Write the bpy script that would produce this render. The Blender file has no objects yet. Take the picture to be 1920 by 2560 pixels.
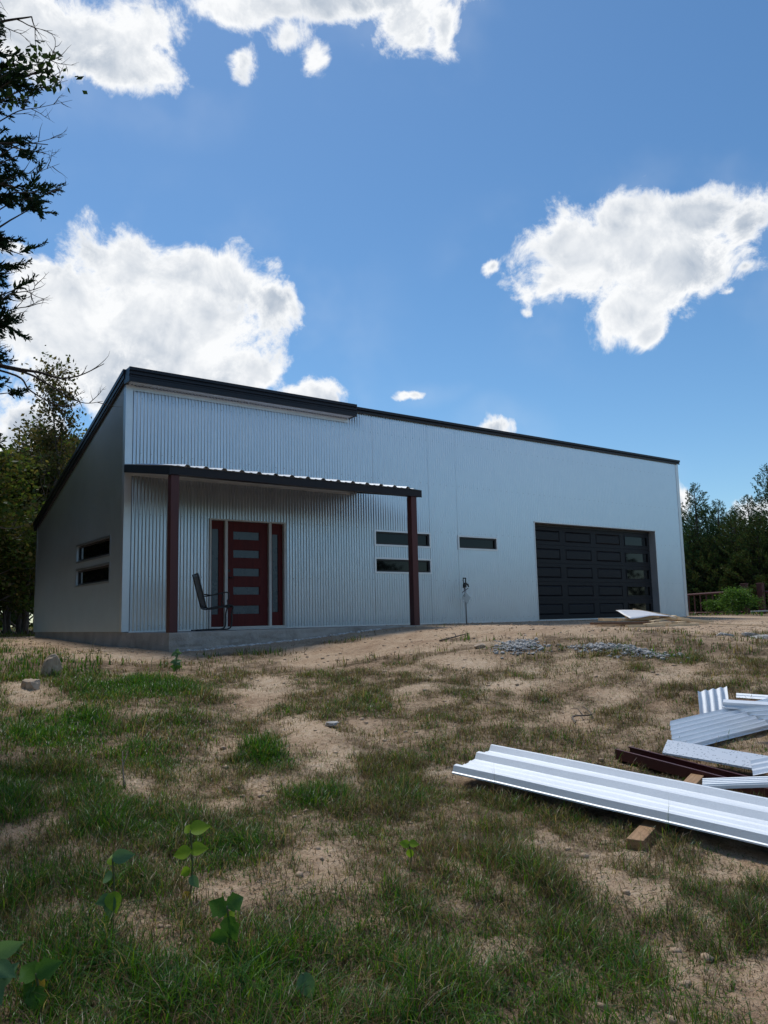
import bpy, math, random
import numpy as np
from mathutils import Vector, Matrix

# ------------------------------------------------------------------ camera, sky, sun, exposure
scene = bpy.context.scene
COL = scene.collection
CAM = np.array([-4.8197, -14.5205, 0.1349])
cam_data = bpy.data.cameras.new('camera')
cam = bpy.data.objects.new('camera', cam_data)
COL.objects.link(cam)
cam_data.sensor_fit = 'VERTICAL'
cam_data.sensor_height = 36.0
cam_data.lens = 28.125
cam_data.clip_start = 0.05
cam_data.clip_end = 3000
cam.matrix_world = Matrix(((0.80572, -0.06009, -0.58924, CAM[0]),
                           (-0.59186, -0.11957, -0.79712, CAM[1]),
                           (-0.02255, 0.99101, -0.13190, CAM[2]),
                           (0, 0, 0, 1)))
scene.camera = cam
scene.render.resolution_x = 768
scene.render.resolution_y = 1024
scene.view_settings.view_transform = 'Standard'
scene.view_settings.look = 'None'
scene.view_settings.gamma = 1.0
scene.view_settings.exposure = 0.46

SUN_AZ, SUN_EL = math.radians(10), math.radians(63)
sun_data = bpy.data.lights.new('sun', 'SUN')
sun_data.energy = 2.0
sun_data.angle = math.radians(13)
sun_data.color = (1.0, 0.95, 0.87)
sun = bpy.data.objects.new('sun', sun_data)
COL.objects.link(sun)
SUN_DIR = Vector((math.sin(SUN_AZ) * math.cos(SUN_EL), math.cos(SUN_AZ) * math.cos(SUN_EL), math.sin(SUN_EL)))
sun.rotation_euler = (-SUN_DIR).to_track_quat('-Z', 'Y').to_euler()
sun.location = SUN_DIR * 60

# cumulus: azimuth (from +y towards +x), elevation, angular radii
CLOUDS = [[0.189, 0.644, 0.123, 0.041], [0.293, 0.645, 0.085, 0.038], [0.255, 0.625, 0.098, 0.022], [0.368, 0.646, 0.02, 0.011], [0.62, 0.705, 0.132, 0.021], [0.685, 0.681, 0.049, 0.025], [0.736, 0.673, 0.03, 0.027], [0.435, 0.689, 0.048, 0.018], [0.467, 0.642, 0.017, 0.016], [0.523, 0.668, 0.026, 0.018], [0.553, 0.646, 0.024, 0.017], [0.51, 0.693, 0.06, 0.014], [0.309, 0.415, 0.053, 0.044], [0.255, 0.365, 0.065, 0.048], [0.436, 0.402, 0.066, 0.039], [0.367, 0.357, 0.12, 0.064], [0.503, 0.396, 0.034, 0.021], [0.274, 0.308, 0.079, 0.054], [0.397, 0.302, 0.074, 0.038], [0.477, 0.305, 0.028, 0.024], [0.22, 0.339, 0.044, 0.048], [0.312, 0.283, 0.095, 0.028], [0.548, 0.28, 0.046, 0.017], [0.666, 0.278, 0.031, 0.007], [0.784, 0.229, 0.027, 0.016], [0.741, 0.234, 0.02, 0.005], [0.953, 0.473, 0.035, 0.023], [0.882, 0.443, 0.049, 0.026], [0.93, 0.424, 0.089, 0.048], [1.022, 0.449, 0.058, 0.033], [1.0, 0.396, 0.08, 0.039], [0.859, 0.392, 0.035, 0.032], [0.955, 0.358, 0.042, 0.034], [0.967, 0.327, 0.025, 0.016], [1.088, 0.428, 0.029, 0.029], [0.792, 0.421, 0.017, 0.011], [1.084, 0.386, 0.021, 0.011], [0.833, 0.362, 0.012, 0.012], [0.211, 0.23, 0.048, 0.027], [0.19, 0.211, 0.047, 0.027], [1.0, 0.13, 0.013, 0.021], [1.072, 0.108, 0.024, 0.018], [0.186, 0.424, 0.019, 0.01], [1.06, 0.36, 0.017, 0.009]]
random.seed(11)
for k in range(16):           # the same kind of cloud over the rest of the sky
    a0 = 1.45 + k * (2 * math.pi - 1.75) / 16 + random.uniform(-.1, .1)
    e0 = random.uniform(0.15, 0.75)
    s0 = random.uniform(.1, .2)
    CLOUDS.append([a0, e0, s0 / math.cos(e0), s0 * .5])
    CLOUDS.append([a0 + s0 * .7, e0 - s0 * .12, s0 * .7 / math.cos(e0), s0 * .3])

def build_world():
    w = bpy.data.worlds.new('World')
    scene.world = w
    w.use_nodes = True
    w.cycles.sampling_method = 'MANUAL'
    w.cycles.sample_map_resolution = 256
    nt = w.node_tree
    N, Lk = nt.nodes, nt.links
    N.clear()
    out = N.new('ShaderNodeOutputWorld')
    bg = N.new('ShaderNodeBackground')
    sky = N.new('ShaderNodeTexSky')
    sky.sky_type = 'NISHITA'
    sky.sun_disc = False
    sky.sun_elevation = SUN_EL
    sky.sun_rotation = SUN_AZ
    sky.altitude = 200
    sky.air_density = 1.0
    sky.dust_density = 0.35
    sky.ozone_density = 3.0
    bg.inputs['Strength'].default_value = SKY_STRENGTH
    tc = N.new('ShaderNodeTexCoord')
    nrm = N.new('ShaderNodeVectorMath'); nrm.operation = 'NORMALIZE'
    Lk.new(tc.outputs['Generated'], nrm.inputs[0])
    D = nrm.outputs['Vector']
    sep = N.new('ShaderNodeSeparateXYZ'); Lk.new(D, sep.inputs[0])
    def math_(op, a, b=None, c=None, clamp=False):
        m = N.new('ShaderNodeMath'); m.operation = op; m.use_clamp = clamp
        for i, v in enumerate((a, b, c)):
            if v is None: continue
            if isinstance(v, (int, float)): m.inputs[i].default_value = v
            else: Lk.new(v, m.inputs[i])
        return m.outputs[0]
    az = math_('ARCTAN2', sep.outputs[0], sep.outputs[1])
    az = math_('WRAP', az, 2 * math.pi - 1.6, -1.6)
    el = math_('ARCSINE', sep.outputs[2])
    cmb = N.new('ShaderNodeCombineXYZ'); Lk.new(az, cmb.inputs[0]); Lk.new(el, cmb.inputs[1])
    P = cmb.outputs[0]
    # slow warp so the lobes are not ellipses
    wn = N.new('ShaderNodeTexNoise'); wn.inputs['Scale'].default_value = 9; wn.inputs['Detail'].default_value = 3
    Lk.new(D, wn.inputs['Vector'])
    wm = N.new('ShaderNodeVectorMath'); wm.operation = 'MULTIPLY_ADD'
    Lk.new(wn.outputs['Color'], wm.inputs[0]); wm.inputs[1].default_value = (.07, .05, 0); wm.inputs[2].default_value = (-.035, -.025, 0)
    pw = N.new('ShaderNodeVectorMath'); pw.operation = 'ADD'; Lk.new(P, pw.inputs[0]); Lk.new(wm.outputs[0], pw.inputs[1])
    P = pw.outputs[0]
    acc = None
    for a, e, ra, re in CLOUDS:
        small = math.sqrt(ra * re)
        dens = min(1.0, .30 + small * 16)               # small scraps of cloud stay thin
        grow = 1.22 + .9 * (1 - dens); ra, re = ra * grow, re * grow
        v = N.new('ShaderNodeVectorMath'); v.operation = 'MULTIPLY_ADD'
        v.inputs[1].default_value = (1 / ra, 1 / re, 0)
        v.inputs[2].default_value = (-a / ra, -e / re, 0)
        Lk.new(P, v.inputs[0])
        l = N.new('ShaderNodeVectorMath'); l.operation = 'LENGTH'; Lk.new(v.outputs[0], l.inputs[0])
        lv = l.outputs['Value'] if dens > .99 else math_('ADD', l.outputs['Value'], 1 - dens)
        acc = lv if acc is None else math_('SMOOTH_MIN', acc, lv, 0.35)
    blob = math_('SUBTRACT', 1.0, acc)
    blob = math_('MAXIMUM', blob, -1.6)
    def fbm(vec, scale, detail, rough, dist=0.0):
        n = N.new('ShaderNodeTexNoise'); n.inputs['Scale'].default_value = scale
        n.inputs['Detail'].default_value = detail; n.inputs['Roughness'].default_value = rough
        n.inputs['Distortion'].default_value = dist
        Lk.new(vec, n.inputs['Vector']); return n.outputs['Fac']
    def billow(vec, scale):
        n = N.new('ShaderNodeTexNoise'); n.noise_type = 'RIDGED_MULTIFRACTAL'; n.inputs['Scale'].default_value = scale
        n.inputs['Detail'].default_value = 4; n.inputs['Roughness'].default_value = .5; n.inputs['Offset'].default_value = .8; n.inputs['Gain'].default_value = 1.4
        Lk.new(vec, n.inputs['Vector']); return n.outputs['Fac']
    def sstep(x, a, b, lo=0., hi=1.):
        m = N.new('ShaderNodeMapRange'); m.interpolation_type = 'SMOOTHSTEP'
        m.inputs['From Min'].default_value = a; m.inputs['From Max'].default_value = b
        m.inputs['To Min'].default_value = lo; m.inputs['To Max'].default_value = hi
        Lk.new(x, m.inputs['Value']); return m.outputs[0]
    off = N.new('ShaderNodeVectorMath'); off.operation = 'ADD'
    Lk.new(D, off.inputs[0]); off.inputs[1].default_value = (-.004, .003, .016)
    n1 = math_('SUBTRACT', fbm(D, 15, 11, .68, .35), .5)
    nh = math_('SUBTRACT', fbm(D, 55, 5, .6, .6), .5)
    bl = math_('SUBTRACT', .55, billow(D, 13))
    f1 = math_('MULTIPLY_ADD', n1, 3.1, math_('MULTIPLY', bl, .35))
    f1 = math_('MULTIPLY_ADD', nh, .55, f1)
    core = math_('MULTIPLY', math_('MINIMUM', blob, .75), 1.6)
    F = math_('ADD', core, f1)
    alpha = sstep(F, -.08, .62)
    n3 = fbm(D, 6, 4, .55)
    wisp = math_('MULTIPLY', sstep(n3, .45, .8), .16)
    alpha = math_('MAXIMUM', alpha, math_('MULTIPLY', wisp, sstep(blob, -1.5, .0)))
    # self shading: billows lit from above, the thick middle and undersides grey
    p1 = fbm(D, 13, 6, .55, .3)
    p2 = fbm(off.outputs[0], 13, 6, .55, .3)
    relief = math_('MULTIPLY', math_('SUBTRACT', p1, p2), 2.3)
    thick = sstep(F, .35, 1.2, 0, .85)
    low = sstep(fbm(D, 6.5, 2, .5), .36, .62, .35, 1.0)
    shade = math_('SUBTRACT', math_('MULTIPLY', thick, low), relief, clamp=True)
    shade = math_('MULTIPLY', shade, sstep(F, .1, .7))
    cm = N.new('ShaderNodeMix'); cm.data_type = 'RGBA'
    cm.inputs['A'].default_value = CLOUD_LIT
    cm.inputs['B'].default_value = CLOUD_SHADE
    Lk.new(shade, cm.inputs['Factor'])
    # clear air: keep the physical sky, a little more saturated
    hs = N.new('ShaderNodeHueSaturation'); hs.inputs['Saturation'].default_value = SKY_SAT; hs.inputs['Value'].default_value = SKY_VAL
    tn = N.new('ShaderNodeMix'); tn.data_type = 'RGBA'; tn.blend_type = 'MULTIPLY'; tn.inputs['Factor'].default_value = 1
    tn.inputs['B'].default_value = (.88, .985, 1.0, 1)
    Lk.new(sky.outputs[0], tn.inputs['A']); Lk.new(tn.outputs['Result'], hs.inputs['Color'])
    mix = N.new('ShaderNodeMix'); mix.data_type = 'RGBA'
    Lk.new(alpha, mix.inputs['Factor']); Lk.new(hs.outputs[0], mix.inputs['A']); Lk.new(cm.outputs['Result'], mix.inputs['B'])
    Lk.new(mix.outputs['Result'], bg.inputs['Color'])
    Lk.new(bg.outputs[0], out.inputs[0])
SKY_STRENGTH = 0.105
SKY_SAT, SKY_VAL = 1.12, .85
CLOUD_LIT = (6.7, 6.8, 6.9, 1)
CLOUD_SHADE = (3.1, 3.6, 4.3, 1)
build_world()

# ------------------------------------------------------------------ helpers
rng = np.random.default_rng(7)
def sstep(a, b, x):
    t = np.clip((np.asarray(x, float) - a) / (b - a), 0, 1)
    return t * t * (3 - 2 * t)

_perm = np.random.default_rng(3).permutation(512)
_perm = np.concatenate([_perm, _perm, _perm])
_ang = np.random.default_rng(4).uniform(0, 2 * np.pi, 512)
_gx, _gy = np.cos(_ang), np.sin(_ang)
def perlin(x, y):
    x = np.asarray(x, float); y = np.asarray(y, float)
    xi = np.floor(x).astype(int); yi = np.floor(y).astype(int)
    xf = x - xi; yf = y - yi
    u = xf ** 3 * (xf * (xf * 6 - 15) + 10); v = yf ** 3 * (yf * (yf * 6 - 15) + 10)
    def g(ix, iy, dx, dy):
        h = _perm[(_perm[ix & 511] + iy) & 511]
        return _gx[h] * dx + _gy[h] * dy
    a = g(xi, yi, xf, yf); b = g(xi + 1, yi, xf - 1, yf)
    c = g(xi, yi + 1, xf, yf - 1); d = g(xi + 1, yi + 1, xf - 1, yf - 1)
    return (a + u * (b - a)) * (1 - v) + (c + u * (d - c)) * v
def fbm(x, y, f=1.0, o=4, gain=.5):
    s = 0; a = 1
    for k in range(o):
        s = s + a * perlin(x * f + 17.3 * k, y * f - 9.1 * k); f *= 2.03; a *= gain
    return s

def mesh_np(name, verts, tris=None, quads=None, col=None, smooth=False):
    me = bpy.data.meshes.new(name)
    verts = np.asarray(verts, np.float32)
    me.vertices.add(len(verts)); me.vertices.foreach_set('co', verts.ravel())
    nt_ = 0 if tris is None else len(tris); nq = 0 if quads is None else len(quads)
    idx = []
    if nt_: idx.append(np.asarray(tris, np.int32).ravel())
    if nq: idx.append(np.asarray(quads, np.int32).ravel())
    idx = np.concatenate(idx)
    starts = np.concatenate([np.arange(nt_) * 3, nt_ * 3 + np.arange(nq) * 4]).astype(np.int32)
    me.loops.add(len(idx)); me.loops.foreach_set('vertex_index', idx)
    me.polygons.add(nt_ + nq); me.polygons.foreach_set('loop_start', starts)
    if smooth: me.polygons.foreach_set('use_smooth', np.ones(nt_ + nq, bool))
    if col is not None:
        at = me.attributes.new('Col', 'FLOAT_COLOR', 'POINT')
        c = np.ones((len(verts), 4), np.float32); c[:, :col.shape[1]] = col
        at.data.foreach_set('color', c.ravel())
    me.update(calc_edges=True)
    return me

def add(name, me, mat, parent=None):
    o = bpy.data.objects.new(name, me)
    COL.objects.link(o)
    if mat is not None:
        me.materials.clear(); me.materials.append(mat)
    if parent is not None: o.parent = parent
    return o
def tag(o, label=None, cat=None, group=None, kind=None):
    if label: o['label'] = label
    if cat: o['category'] = cat
    if group: o['group'] = group
    if kind: o['kind'] = kind
    return o
def thing(name, label, cat, loc=(0, 0, 0), rz=0, group=None):
    o = bpy.data.objects.new(name, None); COL.objects.link(o)
    o.empty_display_size = .1
    o.location = loc; o.rotation_euler = (0, 0, rz)
    return tag(o, label, cat, group)
def copy_tree(o, parent=None):
    c = o.copy(); COL.objects.link(c)
    if parent is not None: c.parent = parent
    for ch in o.children: copy_tree(ch, c)
    return c

class MB:
    def __init__(s): s.v = []; s.f = []; s.sm = []
    def box(s, x0, x1, y0, y1, z0, z1, M=None):
        b = len(s.v)
        p = [(x, y, z) for z in (z0, z1) for y in (y0, y1) for x in (x0, x1)]
        if M is not None: p = [tuple(M @ Vector(q)) for q in p]
        s.v += p
        s.f += [tuple(b + i for i in q) for q in ((0, 2, 3, 1), (4, 5, 7, 6), (0, 1, 5, 4), (2, 6, 7, 3), (0, 4, 6, 2), (1, 3, 7, 5))]
        return s
    def poly(s, pts):
        b = len(s.v); s.v += [tuple(p) for p in pts]; s.f.append(tuple(range(b, b + len(pts)))); return s
    def prism(s, prof, axis, a0, a1):
        # closed profile swept along an axis: 'x' -> prof (y,z); 'y' -> prof (x,z)
        n = len(prof); b = len(s.v)
        for a in (a0, a1):
            for p in prof: s.v.append((a, p[0], p[1]) if axis == 'x' else (p[0], a, p[1]) if axis == 'y' else (p[0], p[1], a))
        for i in range(n):
            j = (i + 1) % n; s.f.append((b + i, b + j, b + n + j, b + n + i))
        s.f.append(tuple(b + i for i in range(n))[::-1]); s.f.append(tuple(b + n + i for i in range(n)))
        return s
    def tube(s, pts, rad, n=8, cap=True):
        pts = [Vector(p) for p in pts]; b = len(s.v); m = len(pts)
        if not hasattr(rad, '__len__'): rad = [rad] * m
        t0 = (pts[1] - pts[0]).normalized()
        u = t0.orthogonal().normalized()
        for i, p in enumerate(pts):
            t = (pts[min(i + 1, m - 1)] - pts[max(i - 1, 0)])
            t = t.normalized() if t.length > 1e-9 else t0
            u = (u - t * u.dot(t)); u = u.normalized() if u.length > 1e-6 else t.orthogonal().normalized()
            w = t.cross(u)
            for k in range(n):
                a = 2 * math.pi * k / n
                s.v.append(tuple(p + (u * math.cos(a) + w * math.sin(a)) * rad[i]))
        for i in range(m - 1):
            for k in range(n):
                k2 = (k + 1) % n
                s.f.append((b + i * n + k, b + i * n + k2, b + (i + 1) * n + k2, b + (i + 1) * n + k))
        if cap:
            s.f.append(tuple(b + k for k in range(n))[::-1]); s.f.append(tuple(b + (m - 1) * n + k for k in range(n)))
        return s
    def grid(s, P):
        # P: rows of rows of points
        r, c = len(P), len(P[0]); b = len(s.v)
        for row in P: s.v += [tuple(p) for p in row]
        for i in range(r - 1):
            for j in range(c - 1): s.f.append((b + i * c + j, b + i * c + j + 1, b + (i + 1) * c + j + 1, b + (i + 1) * c + j))
        return s
    def build(s, name, mat, parent=None, smooth=False, bevel=0, solid=0):
        me = bpy.data.meshes.new(name); me.from_pydata(s.v, [], s.f); me.update()
        if smooth:
            me.polygons.foreach_set('use_smooth', np.ones(len(me.polygons), bool))
        o = add(name, me, mat, parent)
        if solid:
            m = o.modifiers.new('thickness', 'SOLIDIFY'); m.thickness = solid; m.offset = 0
        if bevel:
            m = o.modifiers.new('bevel', 'BEVEL'); m.width = bevel; m.segments = 2; m.limit_method = 'ANGLE'
        return o

def smooth_path(P, n=6):
    P = [Vector(p) for p in P]; out = []
    for i in range(len(P) - 1):
        p0, p1, p2, p3 = P[max(i - 1, 0)], P[i], P[i + 1], P[min(i + 2, len(P) - 1)]
        for k in range(n):
            t = k / n
            out.append(.5 * ((2 * p1) + (p2 - p0) * t + (2 * p0 - 5 * p1 + 4 * p2 - p3) * t * t + (3 * p1 - p0 - 3 * p2 + p3) * t ** 3))
    out.append(P[-1]); return out

# ------------------------------------------------------------------ materials
def new_mat(name):
    m = bpy.data.materials.new(name); m.use_nodes = True
    nt = m.node_tree; b = nt.nodes['Principled BSDF']
    return m, nt, b
def noise_node(nt, scale, detail=4, rough=.55, coord='Object', stretch=None, dist=0):
    tc = nt.nodes.new('ShaderNodeTexCoord'); n = nt.nodes.new('ShaderNodeTexNoise')
    n.inputs['Scale'].default_value = scale; n.inputs['Detail'].default_value = detail
    n.inputs['Roughness'].default_value = rough; n.inputs['Distortion'].default_value = dist
    if stretch:
        mp = nt.nodes.new('ShaderNodeMapping'); mp.inputs['Scale'].default_value = stretch
        nt.links.new(tc.outputs[coord], mp.inputs['Vector']); nt.links.new(mp.outputs[0], n.inputs['Vector'])
    else: nt.links.new(tc.outputs[coord], n.inputs['Vector'])
    return n
def ramp(nt, src, stops):
    r = nt.nodes.new('ShaderNodeValToRGB'); e = r.color_ramp.elements
    while len(e) < len(stops): e.new(.5)
    for i, (p, c) in enumerate(stops): e[i].position = p; e[i].color = (*c, 1)
    nt.links.new(src, r.inputs[0]); return r.outputs[0]
def simple(name, c1, c2, scale=6, rough=.5, metal=0, bump=0, bscale=40, stretch=None, rvar=.08, spec=.5, detail=5):
    m, nt, b = new_mat(name)
    n = noise_node(nt, scale, detail, .6, stretch=stretch)
    nt.links.new(ramp(nt, n.outputs['Fac'], [(.3, c1), (.7, c2)]), b.inputs['Base Color'])
    mr = nt.nodes.new('ShaderNodeMapRange'); mr.inputs['To Min'].default_value = max(rough - rvar, .02); mr.inputs['To Max'].default_value = rough + rvar
    nt.links.new(n.outputs['Fac'], mr.inputs['Value']); nt.links.new(mr.outputs[0], b.inputs['Roughness'])
    b.inputs['Metallic'].default_value = metal
    b.inputs['Specular IOR Level'].default_value = spec
    if bump:
        n2 = noise_node(nt, bscale, 4, .6, stretch=stretch)
        bp = nt.nodes.new('ShaderNodeBump'); bp.inputs['Strength'].default_value = bump; bp.inputs['Distance'].default_value = .01
        nt.links.new(n2.outputs['Fac'], bp.inputs['Height']); nt.links.new(bp.outputs[0], b.inputs['Normal'])
    return m
def foliage(name, c_mul=(1, 1, 1), trans=.35, gloss=.04):
    m = bpy.data.materials.new(name); m.use_nodes = True
    nt = m.node_tree; N = nt.nodes; N.clear(); L = nt.links
    out = N.new('ShaderNodeOutputMaterial')
    at = N.new('ShaderNodeAttribute'); at.attribute_name = 'Col'
    mu = N.new('ShaderNodeMix'); mu.data_type = 'RGBA'; mu.blend_type = 'MULTIPLY'; mu.inputs['Factor'].default_value = 1
    L.new(at.outputs['Color'], mu.inputs['A']); mu.inputs['B'].default_value = (*c_mul, 1)
    d = N.new('ShaderNodeBsdfDiffuse'); t = N.new('ShaderNodeBsdfTranslucent'); g = N.new('ShaderNodeBsdfGlossy')
    g.inputs['Roughness'].default_value = .38; g.inputs['Color'].default_value = (.9, .95, 1, 1)
    L.new(mu.outputs['Result'], d.inputs['Color'])
    tm = N.new('ShaderNodeMix'); tm.data_type = 'RGBA'; tm.blend_type = 'MULTIPLY'; tm.inputs['Factor'].default_value = 1
    L.new(mu.outputs['Result'], tm.inputs['A']); tm.inputs['B'].default_value = (1.25, 1.3, .7, 1)
    L.new(tm.outputs['Result'], t.inputs['Color'])
    m1 = N.new('ShaderNodeMixShader'); m1.inputs[0].default_value = trans
    L.new(d.outputs[0], m1.inputs[1]); L.new(t.outputs[0], m1.inputs[2])
    fr = N.new('ShaderNodeFresnel'); fr.inputs['IOR'].default_value = 1.35
    fm = N.new('ShaderNodeMath'); fm.operation = 'MULTIPLY_ADD'; fm.inputs[1].default_value = .018; fm.inputs[2].default_value = gloss * .15
    L.new(fr.outputs[0], fm.inputs[0])
    m2 = N.new('ShaderNodeMixShader'); L.new(fm.outputs[0], m2.inputs[0])
    L.new(m1.outputs[0], m2.inputs[1]); L.new(g.outputs[0], m2.inputs[2]); L.new(m2.outputs[0], out.inputs[0])
    return m
def wood(name, c1, c2, scale=5, rough=.55, stretch=(1, 1, 14), spec=.4):
    return simple(name, c1, c2, scale, rough, 0, .25, scale * 6, stretch, .1, spec, 6)
def galv(name, c1, c2, rough=.36, metal=.9):
    m, nt, b = new_mat(name)
    n = noise_node(nt, 2.2, 6, .62); v = nt.nodes.new('ShaderNodeTexVoronoi'); v.inputs['Scale'].default_value = 120
    tc = nt.nodes.new('ShaderNodeTexCoord'); nt.links.new(tc.outputs['Object'], v.inputs['Vector'])
    mx = nt.nodes.new('ShaderNodeMix'); mx.data_type = 'FLOAT'; mx.inputs['Factor'].default_value = .25
    nt.links.new(n.outputs['Fac'], mx.inputs['A']); nt.links.new(v.outputs['Color'], mx.inputs['B'])
    nt.links.new(ramp(nt, mx.outputs['Result'], [(.3, c1), (.7, c2)]), b.inputs['Base Color'])
    mr = nt.nodes.new('ShaderNodeMapRange'); mr.inputs['To Min'].default_value = rough - .02; mr.inputs['To Max'].default_value = rough + .03
    nt.links.new(n.outputs['Fac'], mr.inputs['Value']); nt.links.new(mr.outputs[0], b.inputs['Roughness'])
    b.inputs['Metallic'].default_value = metal
    return m
M = {}
M['galv'] = galv('galvanised_sheet', (.65, .69, .745), (.70, .74, .795), .29)
M['galv_side'] = M['galv']
M['galv_bright'] = galv('new_galvanised_sheet', (.72, .77, .82), (.82, .87, .92), .55, .3)
M['trim'] = simple('galvalume_trim', (.66, .68, .70), (.75, .77, .79), 3, .38, .7)
M['dark_trim'] = simple('dark_bronze_trim', (.007, .008, .013), (.013, .013, .019), 3, .34, 0, spec=.38)
M['beam'] = simple('dark_steel_beam', (.007, .007, .012), (.014, .010, .015), 4, .45, spec=.35)
M['red_steel'] = simple('red_oxide_primer_steel', (.06, .013, .014), (.09, .021, .02), 3, .48, stretch=(1, 1, .2))
M['concrete'] = simple('concrete', (.30, .285, .26), (.46, .44, .41), 2.5, .85, 0, .6, 28)
M['door_wood'] = wood('mahogany', (.075, .008, .009), (.125, .016, .014), 4, .5, (6, 1, .35), .22)
M['frost'] = simple('frosted_glass', (.06, .085, .10), (.08, .11, .125), 3, .28, spec=.6)
M['white_frame'] = simple('white_vinyl', (.5, .5, .48), (.6, .6, .58), 5, .45)
M['win_frame'] = simple('black_window_frame', (.012, .012, .014), (.02, .02, .022), 5, .4)
M['glass'] = simple('dark_window_glass', (.003, .004, .005), (.006, .007, .008), 1.5, .035, spec=.3, rvar=.01)
M['garage'] = simple('black_embossed_steel', (.006, .007, .010), (.010, .011, .015), 2, .45, 0, .25, 60, stretch=(.25, 1, 3), spec=.28)
M['black_metal'] = simple('black_powdercoat', (.008, .008, .010), (.014, .014, .016), 10, .4)
M['pipe'] = simple('galvanised_pipe', (.32, .33, .34), (.45, .46, .47), 14, .45, .7)
M['pine'] = wood('pine_lumber', (.62, .46, .27), (.78, .62, .41), 6, .7, (1, 14, 14))
M['timber'] = wood('treated_timber', (.26, .15, .075), (.42, .26, .14), 5, .7, (1, 14, 14))
M['brown_board'] = wood('brown_board', (.12, .06, .035), (.2, .11, .06), 6, .6, (1, 14, 14))
M['rust'] = simple('rusty_red_pipe', (.07, .016, .012), (.13, .035, .024), 8, .6, 0, .3, 50)
M['bark'] = simple('bark', (.075, .06, .048), (.19, .16, .13), 9, .9, 0, .9, 22, stretch=(3, 3, .6))
M['bark_dark'] = simple('cedar_bark', (.035, .026, .022), (.10, .075, .062), 9, .9, 0, .8, 22, stretch=(3, 3, .5))
M['rock'] = simple('sandstone', (.34, .255, .18), (.50, .40, .30), 5, .9, 0, .9, 18)
M['gravel'] = simple('grey_gravel', (.30, .295, .285), (.48, .475, .46), 9, .9, 0, .5, 50)
M['rubble'] = simple('white_mortar_rubble', (.5, .49, .47), (.72, .71, .69), 9, .9, 0, .5, 50)
M['clod'] = simple('dried_clod', (.36, .255, .17), (.50, .375, .265), 14, .95, 0, .6, 40)
M['leaf'] = foliage('leaf', trans=.4)
M['grass'] = foliage('grass', trans=.42, gloss=.03)
M['needle'] = foliage('needle', trans=.15, gloss=.02)

# ------------------------------------------------------------------ ground
GREEN = np.array([[-2.97, -7.44, 0.55, 1.07, 0.26, 1], [-1.73, -5.8, 0.79, 1.05, 0.34, 1], [-2.36, -3.49, 0.62, 1.43, 0.22, 0.9], [-1.93, -7.55, 0.49, 0.79, 0.39, 0.6], [-1.7, -3.81, 0.34, 0.89, 0.28, 1], [-3.66, -9.07, 0.16, 0.59, 0.21, 0.9], [-3.27, -9.18, 0.23, 0.51, 0.28, 0.8], [-1.91, -9.04, 0.21, 0.42, 0.49, 1], [-0.92, -7.6, 0.22, 0.35, 0.51, 0.5], [-2.66, -8.46, 0.34, 0.42, 0.34, 0.8], [0.05, -7.66, 0.21, 0.68, 0.62, 0.6], [-2.16, -10.02, 0.17, 0.38, 0.53, 0.8], [-3.18, -9.93, 0.38, 0.47, 0.34, 0.8], [-2.93, -10.48, 0.29, 0.36, 0.44, 0.8], [-3.83, -10.42, 0.25, 0.51, 0.24, 0.7], [-3.56, -10.7, 0.19, 0.31, 0.32, 0.7], [-3.95, -11.23, 0.25, 0.39, 0.26, 0.8], [-3.73, -11.63, 0.24, 0.21, 0.36, 0.9], [-3.36, -11.72, 0.25, 0.32, 0.48, 1], [-2.99, -11.57, 0.21, 0.2, 0.55, 0.8], [-0.72, -9.51, 0.44, 0.5, 0.69, 0.45], [-1.48, -10.29, 0.36, 0.4, 0.67, 0.5], [-2.14, -10.7, 0.23, 0.3, 0.61, 0.6], [-2.85, -12.0, 0.24, 0.3, 0.66, 0.7], [-2.74, -12.26, 0.2, 0.22, 0.74, 0.7], [-2.19, -12.3, 0.23, 0.34, 0.87, 0.75], [-2.64, -12.38, 0.16, 0.18, 0.79, 0.6], [-2.57, -11.83, 0.16, 0.16, 0.7, 0.4], [4.6, -8.77, 0.59, 0.4, 1.02, 0.6], [3.82, -8.56, 0.32, 0.22, 0.97, 0.7], [4.59, -7.54, 0.13, 0.2, 0.93, 0.8], [3.32, -7.24, 0.36, 0.3, 0.84, 0.4], [0.7, -3.62, 0.66, 0.47, 0.47, 0.5], [2.27, -3.61, 0.44, 0.38, 0.58, 0.5], [3.31, -5.43, 0.22, 0.19, 0.73, 0.6], [4.25, -6.98, 0.13, 0.12, 0.88, 0.6]] + [[-.98, -11.25, .15, .95, -.2, .35], [.0, -10.6, .2, .7, -.2, .3]])
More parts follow.
